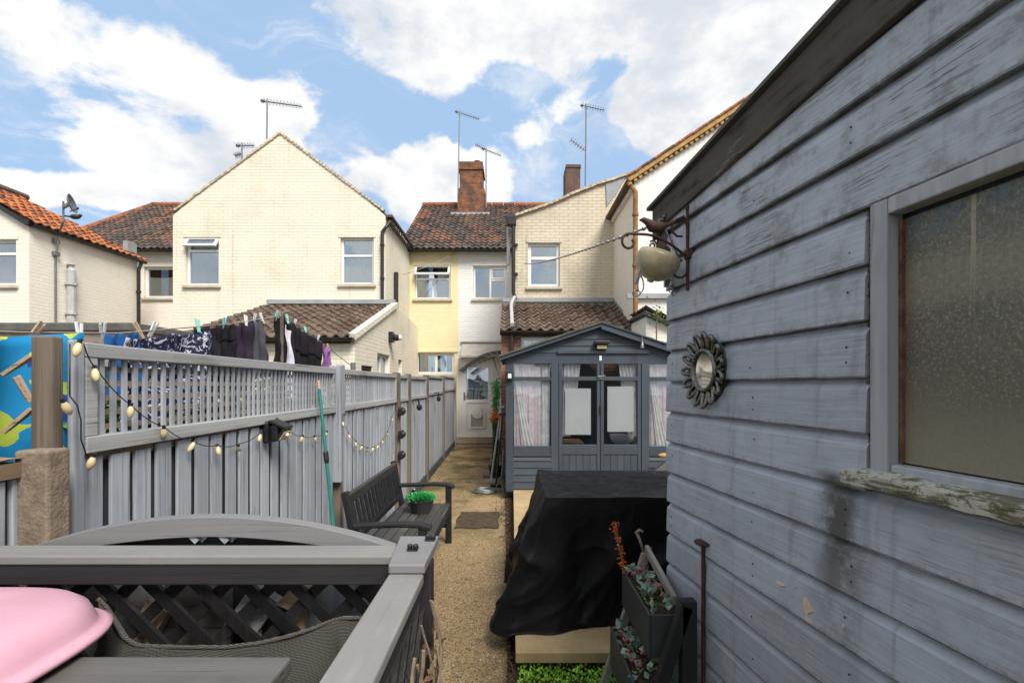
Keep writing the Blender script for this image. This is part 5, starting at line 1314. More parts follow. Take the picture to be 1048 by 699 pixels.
for i, (x, y, xt, yt, zt_, m_, lab) in enumerate(((-.36, 7.9, -.20, 8.5, 1.25, 'greypipe', 'pale grey tool handle leaning by the summerhouse corner'), (-.26, 7.5, -.16, 8.1, 1.15, 'black', 'black tool handle leaning by the summerhouse corner'), (-.42, 8.3, -.22, 8.9, 1.1, 'greywood', 'thin wooden cane leaning by the summerhouse corner'))):
    mb = MB(); mb.tube([(x, y, .02), (xt, yt, zt_)], .016, 8); mb.tube([(xt-.06, yt, zt_), (xt+.06, yt, zt_)], .018, 8); mb.box(x-.09, x+.09, y-.03, y+.02, 0.014, .06)
    tag(mb.build('garden_tool', M[m_], at=(x, y, 0)), lab, 'garden tool', 'tools leaning by the summerhouse')
mb = MB()
for k in range(3):
    mb.tube([(-.42+.18*math.cos(a_*PI/12)*(1-.1*k), 7.15+.10*math.sin(a_*PI/12), .03+.018*k) for a_ in range(25)], .010, 6)
mb.tube([(-.26, 7.18, .05), (-.16, 7.3, .25), (-.14, 7.6, .6)], .010, 6)
tag(mb.build('hose', M['greymetal'], at=(-.4, 7.15, 0)), 'loose grey hose lying on the path by the summerhouse', 'hose')

# ------------------------------------------------------------------ black fabric cover over something boxy
cv = thing('furniture_cover', 'black fabric cover draped over garden furniture on the paving', 'cover', (.75, 3.4, .15))
cx0_, cx1_, cy0_, cy1_ = .215, 1.50, 3.02, 3.98; ctop = .925
per = [V((cx0_, cy1_, 0)), V((cx0_, cy0_, 0)), V((cx1_, cy0_, 0)), V((cx1_, cy1_, 0))]
Ls = [(per[(i+1) % 4]-per[i]).length for i in range(4)]; LT = sum(Ls)
def perim(s):
    s = (s % 1)*LT
    for i in range(4):
        if s <= Ls[i]: 
            a, b = per[i], per[(i+1) % 4]; d = (b-a).normalized(); nrm = V((d.y, -d.x, 0)); f_ = s/Ls[i]; break
        s -= Ls[i]
    # round the outward direction near corners
    pr = (per[i]-per[i-1]).normalized(); nx = (per[(i+2) % 4]-per[(i+1) % 4]).normalized()
    n0 = V((pr.y, -pr.x, 0)); n1 = V((nx.y, -nx.x, 0)); w0_ = max(0, 1-s/.22)*.5; w1_ = max(0, 1-(Ls[i]-s)/.22)*.5
    nn = (nrm*(1-w0_-w1_) + n0*w0_ + n1*w1_).normalized()
    return a.lerp(b, f_), nn, max(w0_, w1_)*2
NS, NR = 420, 70
def ridge(x): return 1-abs(2*(x-math.floor(x))-1)
def cvp(s, t_):
    p, nn, cor = perim(s)
    left = max(0, -nn.x)*max(0, min(1, (4.3-p.y)/1.0)); front = max(0, -nn.y)
    fl_ = (.30*left + .07*front + .10*cor*left)
    q_ = s*LT
    low = t_**1.1
    def cr(u_, v_, pw=5): return (1-abs(mnoise.noise(V((u_, v_, 2.7)))))**pw
    fold = .055*cor*math.sin(q_*30)*low
    fold += .075*(cr(q_*2.6+.25*t_, t_*.55, 4)-.35)*low                       # long, near-vertical hanging folds
    fold += .035*(cr(q_*1.7+t_*2.1, q_*.9-t_*1.2+7, 7)-.2)*min(1, t_*2.2)     # diagonal pull creases
    fold += .012*(cr(q_*7+t_*2.5, t_*3.2-q_*2+3, 6)-.2)*min(1, t_*3)
    fold += .035*mnoise.noise(V((q_*1.6, t_*1.6, 0)))*low
    out_ = .012*(1-math.exp(-t_*20)) + fl_*(t_**1.35) + fold
    zbot = .165 + .05*mnoise.noise(V((q_*1.6, 9, 0))) - .02*cor
    zbot += .10*left*0
    bul = .05*math.sin(t_*PI)*left
    pos = p + nn*(out_+bul); pos.z = ctop - (ctop-zbot)*t_ - .012*(1-math.exp(-t_*30))
    pos.z += .012*mnoise.noise(V((q_*3, t_*7, 5)))*(1-t_)
    pos.z = max(pos.z, .030 if pos.x < .0 else .157)
    return pos
mb = MB()
vs = [cvp(i/NS, (j/NR)) for j in range(NR+1) for i in range(NS)]
mb.add(vs, [(j*NS+i, j*NS+(i+1) % NS, (j+1)*NS+(i+1) % NS, (j+1)*NS+i) for j in range(NR) for i in range(NS)])
def topf(u, v):
    x = cx0_+(cx1_-cx0_)*u; y = cy0_+(cy1_-cy0_)*v
    ed = min(u, 1-u, v*.8, (1-v)*.8)
    return (x, y, ctop + .0 - .030*math.sin(u*PI*1.3)*math.sin(v*PI)*1.0 + (.020*mnoise.noise(V((x*3, y*3, 0))) + .014*(1-abs(mnoise.noise(V((x*4+y*2, y*5-x, 3)))))**6)*min(1, ed*8))
mb.grid(topf, 60, 50)
cvo = mb.build('fabric', M['cover'], cv, smooth=True)
# folding mesh chair behind it
fc = thing('folding_chair', 'black folding mesh chair tilted against the summerhouse front', 'chair', (1.85, 6.1, .15))
mb = MB(); A1 = P(655, 493, 6.0); B1 = P(683, 471, 6.25); 
mb.tube([A1, B1, B1+V((.55, .05, .05))], .018, 8); mb.tube([A1+V((.0, -.25, -.05)), A1, A1+V((.6, 0, 0))], .018, 8); mb.tube([A1, A1+V((-.05, -.1, -.35))], .018, 8); mb.tube([B1, B1+V((.1, .1, -.42))], .018, 8); mb.tube([A1+V((.6, 0, 0)), A1+V((.62, 0, -.33))], .018, 8)
mb.build('frame', M['black'], fc)
mb = MB(); mb.grid(lambda u, v: A1+(B1-A1)*v+V((.55*u, -.02, -.02*math.sin(u*PI))), 8, 8); mb.build('mesh_seat', M['net'], fc, solid=.004, fixn=False)
mb = MB(); mb.ell(P(681, 466, 6.4), .10, .10, .03, 14, 6); mb.build('cushion', M['ochre'], fc, smooth=True)

# ------------------------------------------------------------------ shed
TH = math.atan(.144); sd = thing('shed', 'weathered grey blue timber shed with overlapping boards and dirty window', 'shed', (.747, 2.2, 0), TH, local=True)
# local frame: +y away from the viewer along the wall, outer face at x = 0 looking to -x
kk = math.cos(TH)
def ly_(px): # local y on the wall under picture column px
    r = (px-CX)/F; Y = 1.0638/(r+.144); return (Y-2.2)/kk
yc_, ywf, ywg = ly_(893), ly_(899.5), ly_(917.5)
def rake(y): return 2.403 - .074*y
edges = [1.673+.14*k for k in range(-12, 9)]
YN = -2.9
def board(mb, y0_, y1_, za, zb_, clip=False, ny=40):
    # lap board: proud bottom edge, flat face, coved top tucked under the next board
    prof = [(0.004, za+.001), (-.024, za-.005), (-.026, za-.001), (-.0215, za+(zb_-za)*.74), (-.0165, za+(zb_-za)*.79), (-.003, za+(zb_-za)*.90), (.002, zb_+.004)]
    m = len(prof); vs = []; seed = random.random()*90; wob = random.uniform(-.0015, .0015)
    for i in range(ny+1):
        y = y0_ + (y1_-y0_)*i/ny
        for j, (x, z) in enumerate(prof):
            jz = .0022*mnoise.noise(V((y*5, seed, j//3))) + (.0016*mnoise.noise(V((y*23, seed, 7))) if j in (1, 2) else 0)
            zz = z + jz
            if clip: zz = min(zz, rake(y)+.06)
            vs.append((x + wob*(j > 0) + .0012*mnoise.noise(V((y*4, seed+5, j))), y, zz))
    fs_ = [(i*m+j, i*m+j+1, (i+1)*m+j+1, (i+1)*m+j) for i in range(ny) for j in range(m-1)]
    fs_ += [tuple(range(m-1, -1, -1)), tuple(ny*m+j for j in range(m))]
    mb.add(vs, fs_)
mb = MB()
for k, z in enumerate(edges):
    za, zb_ = z, z+.14
    if za > 2.80: continue
    end = random.uniform(-.006, .006)
    if 1.39 < za < 2.09: board(mb, yc_+random.uniform(-.006, .004), end, za, zb_, ny=24)
    else: board(mb, YN, end, max(za, .01), zb_, clip=za > 2.2, ny=70)
mb.build('cladding', M['shed'], sd)
mb = MB(); mb.box(.032, .040, YN, -.012, 0, 2.4); mb.box(.02, 2.2, -.03, -.012, 0, 2.4); mb.box(2.18, 2.2, YN, -.03, 0, 2.4); mb.box(.02, 2.18, YN, YN+.02, 0, 2.4); mb.build('back_wall', M['fence_dark'], sd)
mb = MB()
for z in edges:                                            # nail heads
    if .2 < z < 2.5:
        for y in (-.05, -.62, -1.0, -1.55, -2.1):
            if 1.39 < z < 2.09 and y < yc_: continue
            yy_ = y+random.uniform(-.012, .012); 
            for dz in (.035, .075):
                if random.random() < .55: mb.lathe([(.0028, 0), (.0026, .0018), (0, .002)], (-.0245, yy_, z+dz), 8, (-1, 0, 0))
mb.build('nail', M['black'], sd)
mb = MB()
yA, yB = .12, YN
mb.add([(-.040, yA, rake(yA)-.035), (-.040, yA, rake(yA)+.118), (-.040, yB, rake(yB)+.182), (-.040, yB, rake(yB)), (-.040, -.03, rake(-.03))], [(0, 1, 2, 3, 4)])
mb.add([(-.018, yA, rake(yA)-.035), (-.018, yA, rake(yA)+.118), (-.018, yB, rake(yB)+.182), (-.018, yB, rake(yB)), (-.018, -.03, rake(-.03))], [(4, 3, 2, 1, 0)])
mb.v and mb.f.extend([(0, 1, 6, 5), (1, 2, 7, 6), (2, 3, 8, 7), (3, 4, 9, 8), (4, 0, 5, 9)])
mb.build('fascia', M['fascia'], sd, bevel=.006, seg=3)
mb = MB(); mb.box(-.017, .12, .0 +.002, .118, 2.25, 2.50); mb.build('eaves_block', M['fascia'], sd)
mb = MB(); mb.add([(-.06, yA+.02, rake(yA)+.119), (-.06, yB, rake(yB)+.183), (2.4, yB, rake(yB)+.183), (2.4, yA+.02, rake(yA)+.119), (-.06, yA+.02, rake(yA)+.133), (-.06, yB, rake(yB)+.197), (2.4, yB, rake(yB)+.197), (2.4, yA+.02, rake(yA)+.133)], [(0, 1, 2, 3), (4, 5, 6, 7), (0, 1, 5, 4), (2, 3, 7, 6), (0, 4, 7, 3), (1, 2, 6, 5)]); mb.build('roof', M['felt'], sd)
# window of the shed
wz0, wz1 = 1.438, 2.088; yw1 = YN+.9
mb = MB(); mb.box(-.026, .02, ywg, ywf, wz0, wz1); mb.box(-.026, .02, yw1, ywg-.001, wz1-.038, wz1); mb.box(-.018, .02, yw1, ywg-.001, wz0, wz0+.026); mb.box(-.026, .02, yw1-.06, yw1-.001, wz0, wz1)
wf_ = mb.build('window', M['shed_frame'], sd, bevel=.004)
mb = MB(); mb.box(.004, .0195, ywg-.010, ywg-.001, wz0+.031, wz1-.051); mb.build('putty_strip', M['putty'], wf_)
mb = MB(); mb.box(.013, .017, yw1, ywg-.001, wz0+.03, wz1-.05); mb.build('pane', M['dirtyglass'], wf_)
mb = MB()
def sillp(u, v): return V((-.075+.09*u + .004*mnoise.noise(V((v*30, u*3, 1))), ywf+.035+(yw1-ywf-.035)*v, wz0-.004-.010*(1-u)+.004*mnoise.noise(V((v*26, u*9, 2)))))
mb.grid(sillp, 8, 90); mb.build('sill', M['sill'], wf_, solid=.030, fixn=False)
mb = MB(); mb.box(.0, .011, ywf+.001, yc_+.012, wz0-.04, wz1); mb.build('end_gap', M['soil'], sd)
mb = MB()
for i in range(360):
    y = random.uniform(ywf+.001, yc_+.004); mb.ell((-.006+random.uniform(-.006, .004), y, random.uniform(wz0-.02, wz1)), .004, .003, .005, 5, 4, .4)
for i in range(160):
    y = ywf+.03+(random.random()**2)*-.9; mb.ell((-.066+random.random()*.04, y, wz0-.006), .005, .007, .0035, 5, 4, .4)
mb.build('moss', M['mossfelt'], sd)['kind'] = 'stuff'
# bare wood scars where paint has come off
mb = MB()
for (px, py, w_, h_) in ((834, 621, .030, .024), (836, 634, .022, .008), (806, 597, .040, .004), (822, 600, .006, .004), (872, 640, .005, .004)):
    y = ly_(px); Y = 2.2+y*kk; z = H-(py-HY)/F*Y
    n = 14; vs = [(-.0275, y+w_*.5*math.cos(2*PI*k/n)*(1+.5*random.uniform(-1, 1)), z+h_*.9*math.sin(2*PI*k/n)*(1+.45*random.uniform(-1, 1))) for k in range(n)]
    mb = MB(); mb.prism(vs, (.006, 0, 0)); mb.build('bare_wood_patch', M['bare_patch'], sd)


# mirror on the shed
def onshed(px, py, off=0.0):
    y = ly_(px); Y = 2.2+y*kk; X = .747-.144*(Y-2.2); return V((X-off*math.cos(TH), Y-off*math.sin(TH), H+(HY-py)/F*Y))
mc = onshed(729, 379, .022); nrm = V((-math.cos(TH), -math.sin(TH), 0)); tv = V((-math.sin(TH), math.cos(TH), 0))
mr = thing('sunburst_mirror', 'round silver petal framed mirror hanging on the shed boards', 'mirror', mc)
mb = MB(); NP = 15
for k in range(NP):
    a0_ = 2*PI*k/NP
    pts = []
    for i in range(15):
        s = i/14; r_ = .084 + .062*math.sin(s*PI)**.8; da = (s-.5)*2*PI/NP*.98*(0.75+.25*math.sin(s*PI))
        pts.append(mc + (tv*math.cos(a0_+da)+Z3*math.sin(a0_+da))*r_ + nrm*(.010+.016*math.sin(s*PI)))
    mb.tube(pts, .0080, 8)
    pts = [mc + (tv*math.cos(a0_+PI/NP)+Z3*math.sin(a0_+PI/NP))*r_ + nrm*h_ for r_, h_ in ((.082, .016), (.105, .012), (.128, .008))]
    mb.tube(pts, [.006, .0045, .006], 6)
fr_ = mb.build('petal_frame', M['silver'], mr, smooth=True)
mb = MB(); mb.lathe([(.0, .0), (.138, .0), (.132, .007), (.0, .008)], mc, 40, nrm); mb.build('backing', M['black'], mr)
mb = MB(); pr_ = [(.079+.009*math.cos(a_*PI/4), .016+.010*math.sin(a_*PI/4)) for a_ in range(9)]; mb.lathe(pr_, mc, 40, nrm, caps=False); mb.build('rim', M['silver'], mr, smooth=True)
mb = MB(); mb.lathe([(.0, .014), (.076, .013), (.076, .0145), (.0, .0155)], mc, 40, nrm); mb.build('glass', M['mirror'], mr)

# iron bracket with bird, cream bowl
bc = onshed(710, 258, .024)
br = thing('iron_bracket', 'rusty wrought iron scroll bracket with bird on the far end of the shed', 'bracket', bc)
o2 = -nrm*-1
def bp_(a, z, s=0): return bc + nrm*a + Z3*z + tv*s
mb = MB(); mb.tube([bp_(.004, .175), bp_(.004, -.165)], .0075, 8); mb.ell(bp_(.004, .185), .011, .011, .013, 10, 6); mb.box(bc.x-.012, bc.x+.012, bc.y-.02, bc.y+.02, bc.z-.03, bc.z+.01); mb.build('back_bar', M['rust'], br)
mb = MB(); pts = []
for k in range(30):
    t_ = k/29; pts.append(bp_(.01+.255*t_, -.02+.085*math.sin(min(t_*1.35, 1)*PI/2)-.0*t_))
ctr = pts[-1]
for k in range(24):
    a_ = PI/2 + k/23*PI*1.75; r_ = .036*(1-k/23*.55); pts.append(ctr + nrm*(-math.cos(a_)*r_*-1*-1) + Z3*(-.036+math.sin(a_)*r_))
mb.tube(pts, .0058, 8); mb.build('scroll_arm', M['rust'], br, smooth=True)
mb = MB()
for (z0_, sg) in ((.10, 1), (-.075, -1)):
    pts = [bp_(.005, z0_)] + [bp_(.04+.036*math.cos(PI-k*PI/8*1.6), z0_+sg*.0+.038*math.sin(k*PI/8*1.6)*sg) for k in range(9)]
    mb.tube(pts, .005, 8)
mb.tube([bp_(.10+.02*math.cos(k*.5)*(1-k/26), .00+.02*math.sin(k*.5)*(1-k/26)) for k in range(20)], .0042, 6); mb.tube([bp_(.16+.022*math.cos(k*.5+1)*(1-k/26), .018+.022*math.sin(k*.5+1)*(1-k/26)) for k in range(20)], .0042, 6)
mb.build('small_scroll', M['rust'], br, smooth=True)
bb = bp_(.135, .10)                                         # bird
mb = MB(); mb.tube([bb+nrm*-.07+Z3*.022, bb+nrm*-.03+Z3*.006, bb+nrm*.0-Z3*.004, bb+nrm*.03+Z3*.0, bb+nrm*.05+Z3*.018, bb+nrm*.068+Z3*.026, bb+nrm*.085+Z3*.024], [.004, .012, .026, .024, .014, .011, .002], 12)
mb.prism([bb+nrm*-.03+Z3*.012, bb+nrm*-.115+Z3*.055, bb+nrm*-.125+Z3*.035, bb+nrm*-.03-Z3*.004], tv*.006); mb.tube([bb-Z3*.02, bb-Z3*.06], .004, 6); mb.build('bird', M['rust'], br, smooth=True)
mb = MB(); bw = P(673, 268, 2.02); ax = V((.10, -.15, 1)).normalized()
ax = (V((0.34, -.10, .93))).normalized()
mb.lathe([(.0, -.092), (.013, -.090), (.015, -.081), (.038, -.075), (.064, -.061), (.084, -.039), (.094, -.010), (.095, .012), (.088, .033), (.082, .028), (.070, -.02), (.0, -.05)], bw, 32, ax, caps=False)
bowl = tag(mb.build('hanging_bowl', M['ceramic'], at=bw, smooth=True), 'dull cream round bowl hanging under the rusty bracket', 'bowl')
mb = MB()
def loop(c, a_, b_, r_=.003, tilt=0): mb.tube([c+V((a_*math.cos(k*PI/9), .004*math.sin(k*PI/9*2), b_*math.sin(k*PI/9))) for k in range(19)], r_, 6)
hk = P(655, 290, 1.98); loop(hk+V((.003, 0, -.005)), .012, .034); loop(hk+V((-.012, .01, -.04)), .016, .012); mb.tube([hk+V((0, 0, .08)), hk+V((.004, 0, .03))], .004, 6); mb.tube([hk+V((-.02, 0, .0)), hk+V((.0, 0, .06)), hk+V((.004, 0, .03))], .007, 6)
tag(mb.build('carabiner', M['greymetal'], at=hk), 'metal snap hook hanging from the left of the rusty bracket', 'hook')
mb = MB(); c_ = onshed(694, 285, .035)
for k in range(9): loop(c_+V((random.uniform(-.025, .02), random.uniform(-.02, .02), .03-.012*k)), .009, .014, .0028)
mb.box(c_.x-.03, c_.x-.012, c_.y-.01, c_.y+.01, c_.z-.04, c_.z+.035)
tag(mb.build('chain', M['greymetal'], at=c_), 'bunch of grey chain links hanging on the shed corner', 'chain')
mb = MB(); c_ = onshed(688, 226, .05); mb.ell(c_, .018, .02, .012, 10, 6, .4); mb.ell(c_+V((.01, -.01, .012)), .012, .012, .010, 8, 6, .4); mb.tube([c_, c_+V((.02, 0, -.05)), onshed(700, 262, .03)], .004, 6)
tag(mb.build('wire_clip', M['silver'], at=c_, smooth=True), 'pale wire clip below the shed fascia above the bracket', 'clip')
# rusty stake
stp = onshed(727, 556, .03)
mb = MB(); mb.tube([(stp.x, stp.y, 0), (stp.x, stp.y, stp.z)], .0085, 10); mb.lathe([(.0, 0), (.03, .004), (.036, .010), (.034, .016), (.0, .018)], (stp.x, stp.y, stp.z-.006), 18)
tag(mb.build('rusty_stake', M['rust'], at=(stp.x, stp.y, 0)), 'thin rusty iron stake with flat round top in front of the shed', 'stake')

# ------------------------------------------------------------------ tiered planter
pl_ = thing('tiered_planter', 'black two tier wooden planter ladder with grey trough boxes by the shed', 'planter', (.60, 2.15, 0))
def trough(x0, x1, y0_, y1_, zb0_, zt_, back=0.0):
    mb = MB(); t_ = .012
    mb.box(x0, x0+t_, y0_, y1_, zb0_, zt_); mb.box(x1-t_, x1, y0_, y1_, zb0_, zt_); mb.box(x0+t_, x1-t_, y0_, y0_+t_, zb0_, zt_-.002); mb.box(x0+t_, x1-t_, y1_-t_, y1_, zb0_, zt_-.002); mb.box(x0+t_, x1-t_, y0_+t_, y1_-t_, zb0_+.002, zb0_+.014)
    o = mb.build('trough', M['planter'], pl_, bevel=.003)
    mb = MB(); mb.grid(lambda u, v: (x0+t_+(x1-x0-2*t_)*u, y0_+t_+(y1_-y0_-2*t_)*v, zt_-.03+.012*mnoise.noise(V((u*5, v*12, 1)))), 8, 20); mb.build('soil', M['soil'], o, fixn=False)
    return o
trough(.562, .695, 1.93, 2.40, .53, .706); trough(.487, .612, 1.88, 2.33, .27, .45)
mb = MB(); mb.bar((.688, 1.98, .74), (.700, 2.44, .80), .022, .045); mb.build('edge_board', M['greywood'], pl_, bevel=.006)
mb = MB(); mb.box(.668, .728, 1.84, 1.885, 0, .80); mb.build('leg', M['planter_leg'], pl_, bevel=.004)
mb = MB(); mb.box(.70, .735, 2.44, 2.48, 0, .80); mb.build('leg', M['planter_leg'], pl_, bevel=.004)
mb = MB(); mb.bar((.44, 1.86, 0), (.69, 1.86, .78), .05, .04, up=(0, 1, 0)); mb.build('strut', M['planter_leg'], pl_, bevel=.004)
mb = MB(); mb.bar((.44, 2.42, 0), (.69, 2.42, .78), .04, .035, up=(0, 1, 0)); mb.build('strut', M['greywood'], pl_, bevel=.004)
mb = MB(); mb.bar((.655, 1.90, .40), (.612, 1.905, .18), .03, .02, up=(0, 1, 0)); mb.build('batten', M['greywood'], pl_, bevel=.003)
def posy(label, x0, x1, y0_, y1_, z, n):
    t_ = thing('trough_plants', label, 'plants', ((x0+x1)/2, (y0_+y1_)/2, z), group='plants in the tiered planter')
    mb = MB()
    for i in range(n):
        p = V((random.uniform(x0, x1), random.uniform(y0_, y1_), z+random.uniform(-.01, .045))); mb.leaf(p, (random.gauss(0, 1), random.gauss(0, 1), random.uniform(.2, 1.3)), random.uniform(.03, .062), random.uniform(.022, .040))
    mb.build('leaves', M['bluegreen'], t_, fixn=False)
    mb = MB()
    for i in range(n): mb.leaf((random.uniform(x0, x1), random.uniform(y0_, y1_), z+random.uniform(-.01, .05)), (random.gauss(0, 1), random.gauss(0, 1), random.uniform(.2, 1.3)), random.uniform(.012, .03), .008)
    mb.build('fine_leaves', M['lime'], t_, fixn=False)
    for i in range(11):
        mb = MB(); c = V((random.uniform(x0, x1), random.uniform(y0_, y1_), z+random.uniform(.02, .05)))
        for j in range(9): d = V((random.gauss(0, 1), random.gauss(0, 1), random.gauss(0, 1))).normalized(); mb.ell(c+d*.008, .006, .006, .006, 6, 4, .4)
        mb.build('flower', M['pink_flower'], t_)
    return t_
posy('grey green leaves with dusky pink flowers in the upper trough', .580, .680, 1.95, 2.38, .700, 46)
posy('grey green leaves with dusky pink flowers in the lower trough', .503, .597, 1.90, 2.31, .445, 46)
df = thing('dried_flower_spike', 'tall rusty orange dried flower spike at the far end of the upper trough', 'dried flower', (.575, 2.37, .70))
mb = MB(); st_ = [V((.580, 2.36, .68)), V((.562, 2.37, .75)), V((.545, 2.38, .82)), V((.530, 2.39, .90)), V((.527, 2.39, .95))]; mb.tube(st_, .003, 6); mb.build('stem', M['rope'], df)
mb = MB()
for i in range(170):
    t_ = random.random(); x = t_*4; k = min(int(x), 3); p = st_[k].lerp(st_[k+1], x-k)
    if t_ < .12: continue
    mb.leaf(p+V((random.gauss(0, .007), random.gauss(0, .006), random.gauss(0, .005))), (random.gauss(0, 1), random.gauss(0, 1), random.gauss(0, .8)), random.uniform(.010, .022), .012)
mb.build('florets', M['rust_flower'], df, fixn=False)
mb = MB(); mb.tube([(.672, 2.40, .80), (.655, 2.41, .86), (.640, 2.41, .895), (.655, 2.41, .905), (.672, 2.40, .90)], [.006, .007, .010, .009, .005], 8)
tag(mb.build('dried_seed_head', M['greywood'], at=(.66, 2.4, .80), smooth=True), 'curled pale dried stem behind the upper trough', 'dried flower')

# ------------------------------------------------------------------ washing lines and laundry beyond the fence
LX = -1.78
LP = [(.9, 1.795), (1.67, 1.838), (2.13, 1.885), (2.96, 2.035), (3.62, 2.185), (4.28, 2.07), (5.2, 1.86)]
def lz(y):
    for (a, za), (b, zb_) in zip(LP[:-1], LP[1:]):
        if a <= y <= b: return za+(zb_-za)*(y-a)/(b-a)
    return LP[-1][1]
mb = MB(); mb.tube([(LX, .9+4.3*k/60, lz(.9+4.3*k/60)) for k in range(61)], .004, 6)
tag(mb.build('washing_line', M['greywood'], at=(LX, 3, 1.9)), 'washing line carrying dark clothes just beyond the trellis', 'washing line')
mb = MB(); mb.tube([(LX, 3.62, 0), (LX, 3.62, 2.18)], .016, 8); mb.tube([(LX-.03, 3.62, 2.22), (LX, 3.62, 2.17), (LX+.03, 3.62, 2.22)], .012, 6)
tag(mb.build('line_prop', M['rawwood'], at=(LX, 3.62, 0)), 'wooden prop pushing the washing line up', 'line prop')
mb = MB()
for (x, y) in ((LX, .85), (LX, 5.25)): mb.tube([(x, y, 0), (x, y, 1.9)], .03, 8)
o = tag(mb.build('line_post', M['greymetal'], at=(LX, 3, 0)), 'grey posts holding the washing line beyond the fence', 'line post')
def hang(name, label, cat, y0_, y1_, drop, mat, taper=0.0, fl_=.03, x=LX, legs=False, dz=0.0, panel=None):
    t_ = thing(name, label, cat, (x, (y0_+y1_)/2, lz((y0_+y1_)/2)), group='laundry on the neighbour\'s line')
    sd_ = random.random()*50
    def f(u, v, off=0):
        y = y0_+(y1_-y0_)*(.5+(u-.5)*(1-taper*v)); q_ = v*drop
        top = lz(min(max(y, .9), 5.2)) + dz - .018*abs(math.sin(u*PI*2))*(1-v)
        zj = .04*mnoise.noise(V((u*3, sd_, 2)))*v
        return V((x + off + fl_*math.sin(u*13+sd_+v*2)*(.45+v) + fl_*.8*mnoise.noise(V((u*4, v*4, sd_))), y+.03*mnoise.noise(V((u*3, v*3, sd_+9))), top - q_ + zj))
    mb = MB()
    if legs:
        for (a, b) in ((0, .46), (.54, 1)): mb.grid(lambda u, v: f(a+(b-a)*u, v), 10, 20)
        mb.grid(lambda u, v: f(u, v*.28, .004), 16, 6)
    else: mb.grid(f, 24, 24)
    mb.build('cloth', M[mat], t_, smooth=True, solid=.006, fixn=False)
    if panel:
        mb = MB(); mb.grid(lambda u, v: f(panel[0]+(panel[1]-panel[0])*u, .10+v*.9, .012), 8, 16); mb.build('panel', M[panel[2]], t_, smooth=True, fixn=False)
    return t_
hang('duvet_cover', 'blue cloth printed with yellow and green triangles hanging left of the timber post', 'cloth', .95, 1.86, .95, 'kids', 0, .09, LX+.02)
hang('towel', 'small bright blue cloth on the line above the near trellis', 'cloth', 2.05, 2.22, .30, 'bluecloth', 0, .02)
hang('sheet', 'navy and white patterned sheet folded over the line', 'cloth', 2.12, 2.70, .42, 'navy', 0, .04, LX+.02, dz=-.02)
hang('shirt', 'black top on the line left of the patterned shirt', 'clothes', 2.62, 2.84, .42, 'blackcloth', .2, .03)
hang('shorts', 'black shorts on the line with two turquoise pegs', 'clothes', 2.82, 2.99, .36, 'blackcloth', 0, .02, legs=True)
hang('shirt', 'dark purple patterned shirt on the line', 'clothes', 2.98, 3.22, .42, 'purplecloth', .15, .03)
hang('jumper', 'dark grey jumper hung just before the prop', 'clothes', 3.20, 3.38, .40, 'greycloth', .05, .03)
hang('dress', 'black dress with a long white panel at the highest point of the line', 'clothes', 3.50, 3.80, .62, 'blackcloth', .1, .03, panel=(.42, .85, 'whitecloth'))
hang('trousers', 'black trousers hung right of the white panelled dress', 'clothes', 3.80, 4.08, .75, 'blackcloth', .05, .03, legs=True)
hang('leggings', 'short black garment at the low right end of the washing', 'clothes', 4.08, 4.40, .60, 'blackcloth', .1, .03, legs=True)
hang('vest', 'lilac garment at the right end of the washing', 'clothes', 4.42, 4.58, .35, 'lilac', 0, .02)
PG = [(.99, 'tanpeg', -.5), (1.18, 'tanpeg', .4), (1.52, 'tanpeg', -.6), (1.75, 'tanpeg', .5), (1.93, 'whitepeg', .2), (2.04, 'whitepeg', -.3), (2.24, 'tanpeg', -.4), (2.32, 'whitepeg', .3), (2.66, 'aquapeg', .1), (2.90, 'aquapeg', -.1), (3.14, 'whitepeg', .3), (3.24, 'whitepeg', -.1), (3.34, 'whitepeg', -.2), (3.54, 'aquapeg', .0), (3.72, 'aquapeg', .2), (3.84, 'whitepeg', .1), (4.05, 'aquapeg', .2), (4.30, 'whitepeg', .1), (4.55, 'tanpeg', .0)]
for i, (y, m_, tl) in enumerate(PG):
    c = V((LX, y, lz(y))); d = V((.25*(1 if i % 2 else -1), math.sin(tl), math.cos(tl))).normalized(); s_ = V((0, 1, 0)); s_ = (s_-d*s_.dot(d)).normalized()
    mb = MB()
    for e in (-1, 1):
        mb.bar(c - d*.035 + s_*e*.004, c + d*.045 + s_*e*.012, .009, .007, up=d.cross(s_))
    kind = {'tanpeg': 'wooden', 'aquapeg': 'turquoise', 'whitepeg': 'pale'}[m_]
    near = 'blue cloth left of the post' if y < 1.9 else 'patterned navy sheet' if y < 2.6 else 'black top and shorts' if y < 3.0 else 'purple shirt and grey jumper' if y < 3.4 else 'white panelled dress and trousers' if y < 4.2 else 'low right end of the washing'
    tag(mb.build('clothes_peg', M[m_], at=c), '%s clothes peg on the line at the %s' % (kind, near), 'clothes peg', 'pegs on the washing line')
# loose wooden pegs and yellow triangles on the near blue cloth
for (a, b, lab) in (((2, 384), (31, 364), 'long wooden peg pointing up to the right across the blue cloth, upper one'), ((15, 386), (31, 412), 'wooden peg slanting down across the blue cloth'), ((3, 443), (32, 418), 'long wooden peg across the blue cloth, lowest one')):
    pa = P(a[0], a[1], 1.52); pb = P(b[0], b[1], 1.55); mb = MB(); mb.bar(pa, pb, .012, .012); mb.bar(pa+V((0, .012, .006)), pb+V((0, .012, -.004)), .010, .010)
    tag(mb.build('clothes_peg', M['tanpeg'], at=pa, bevel=.002), lab, 'clothes peg', 'pegs on the blue cloth')
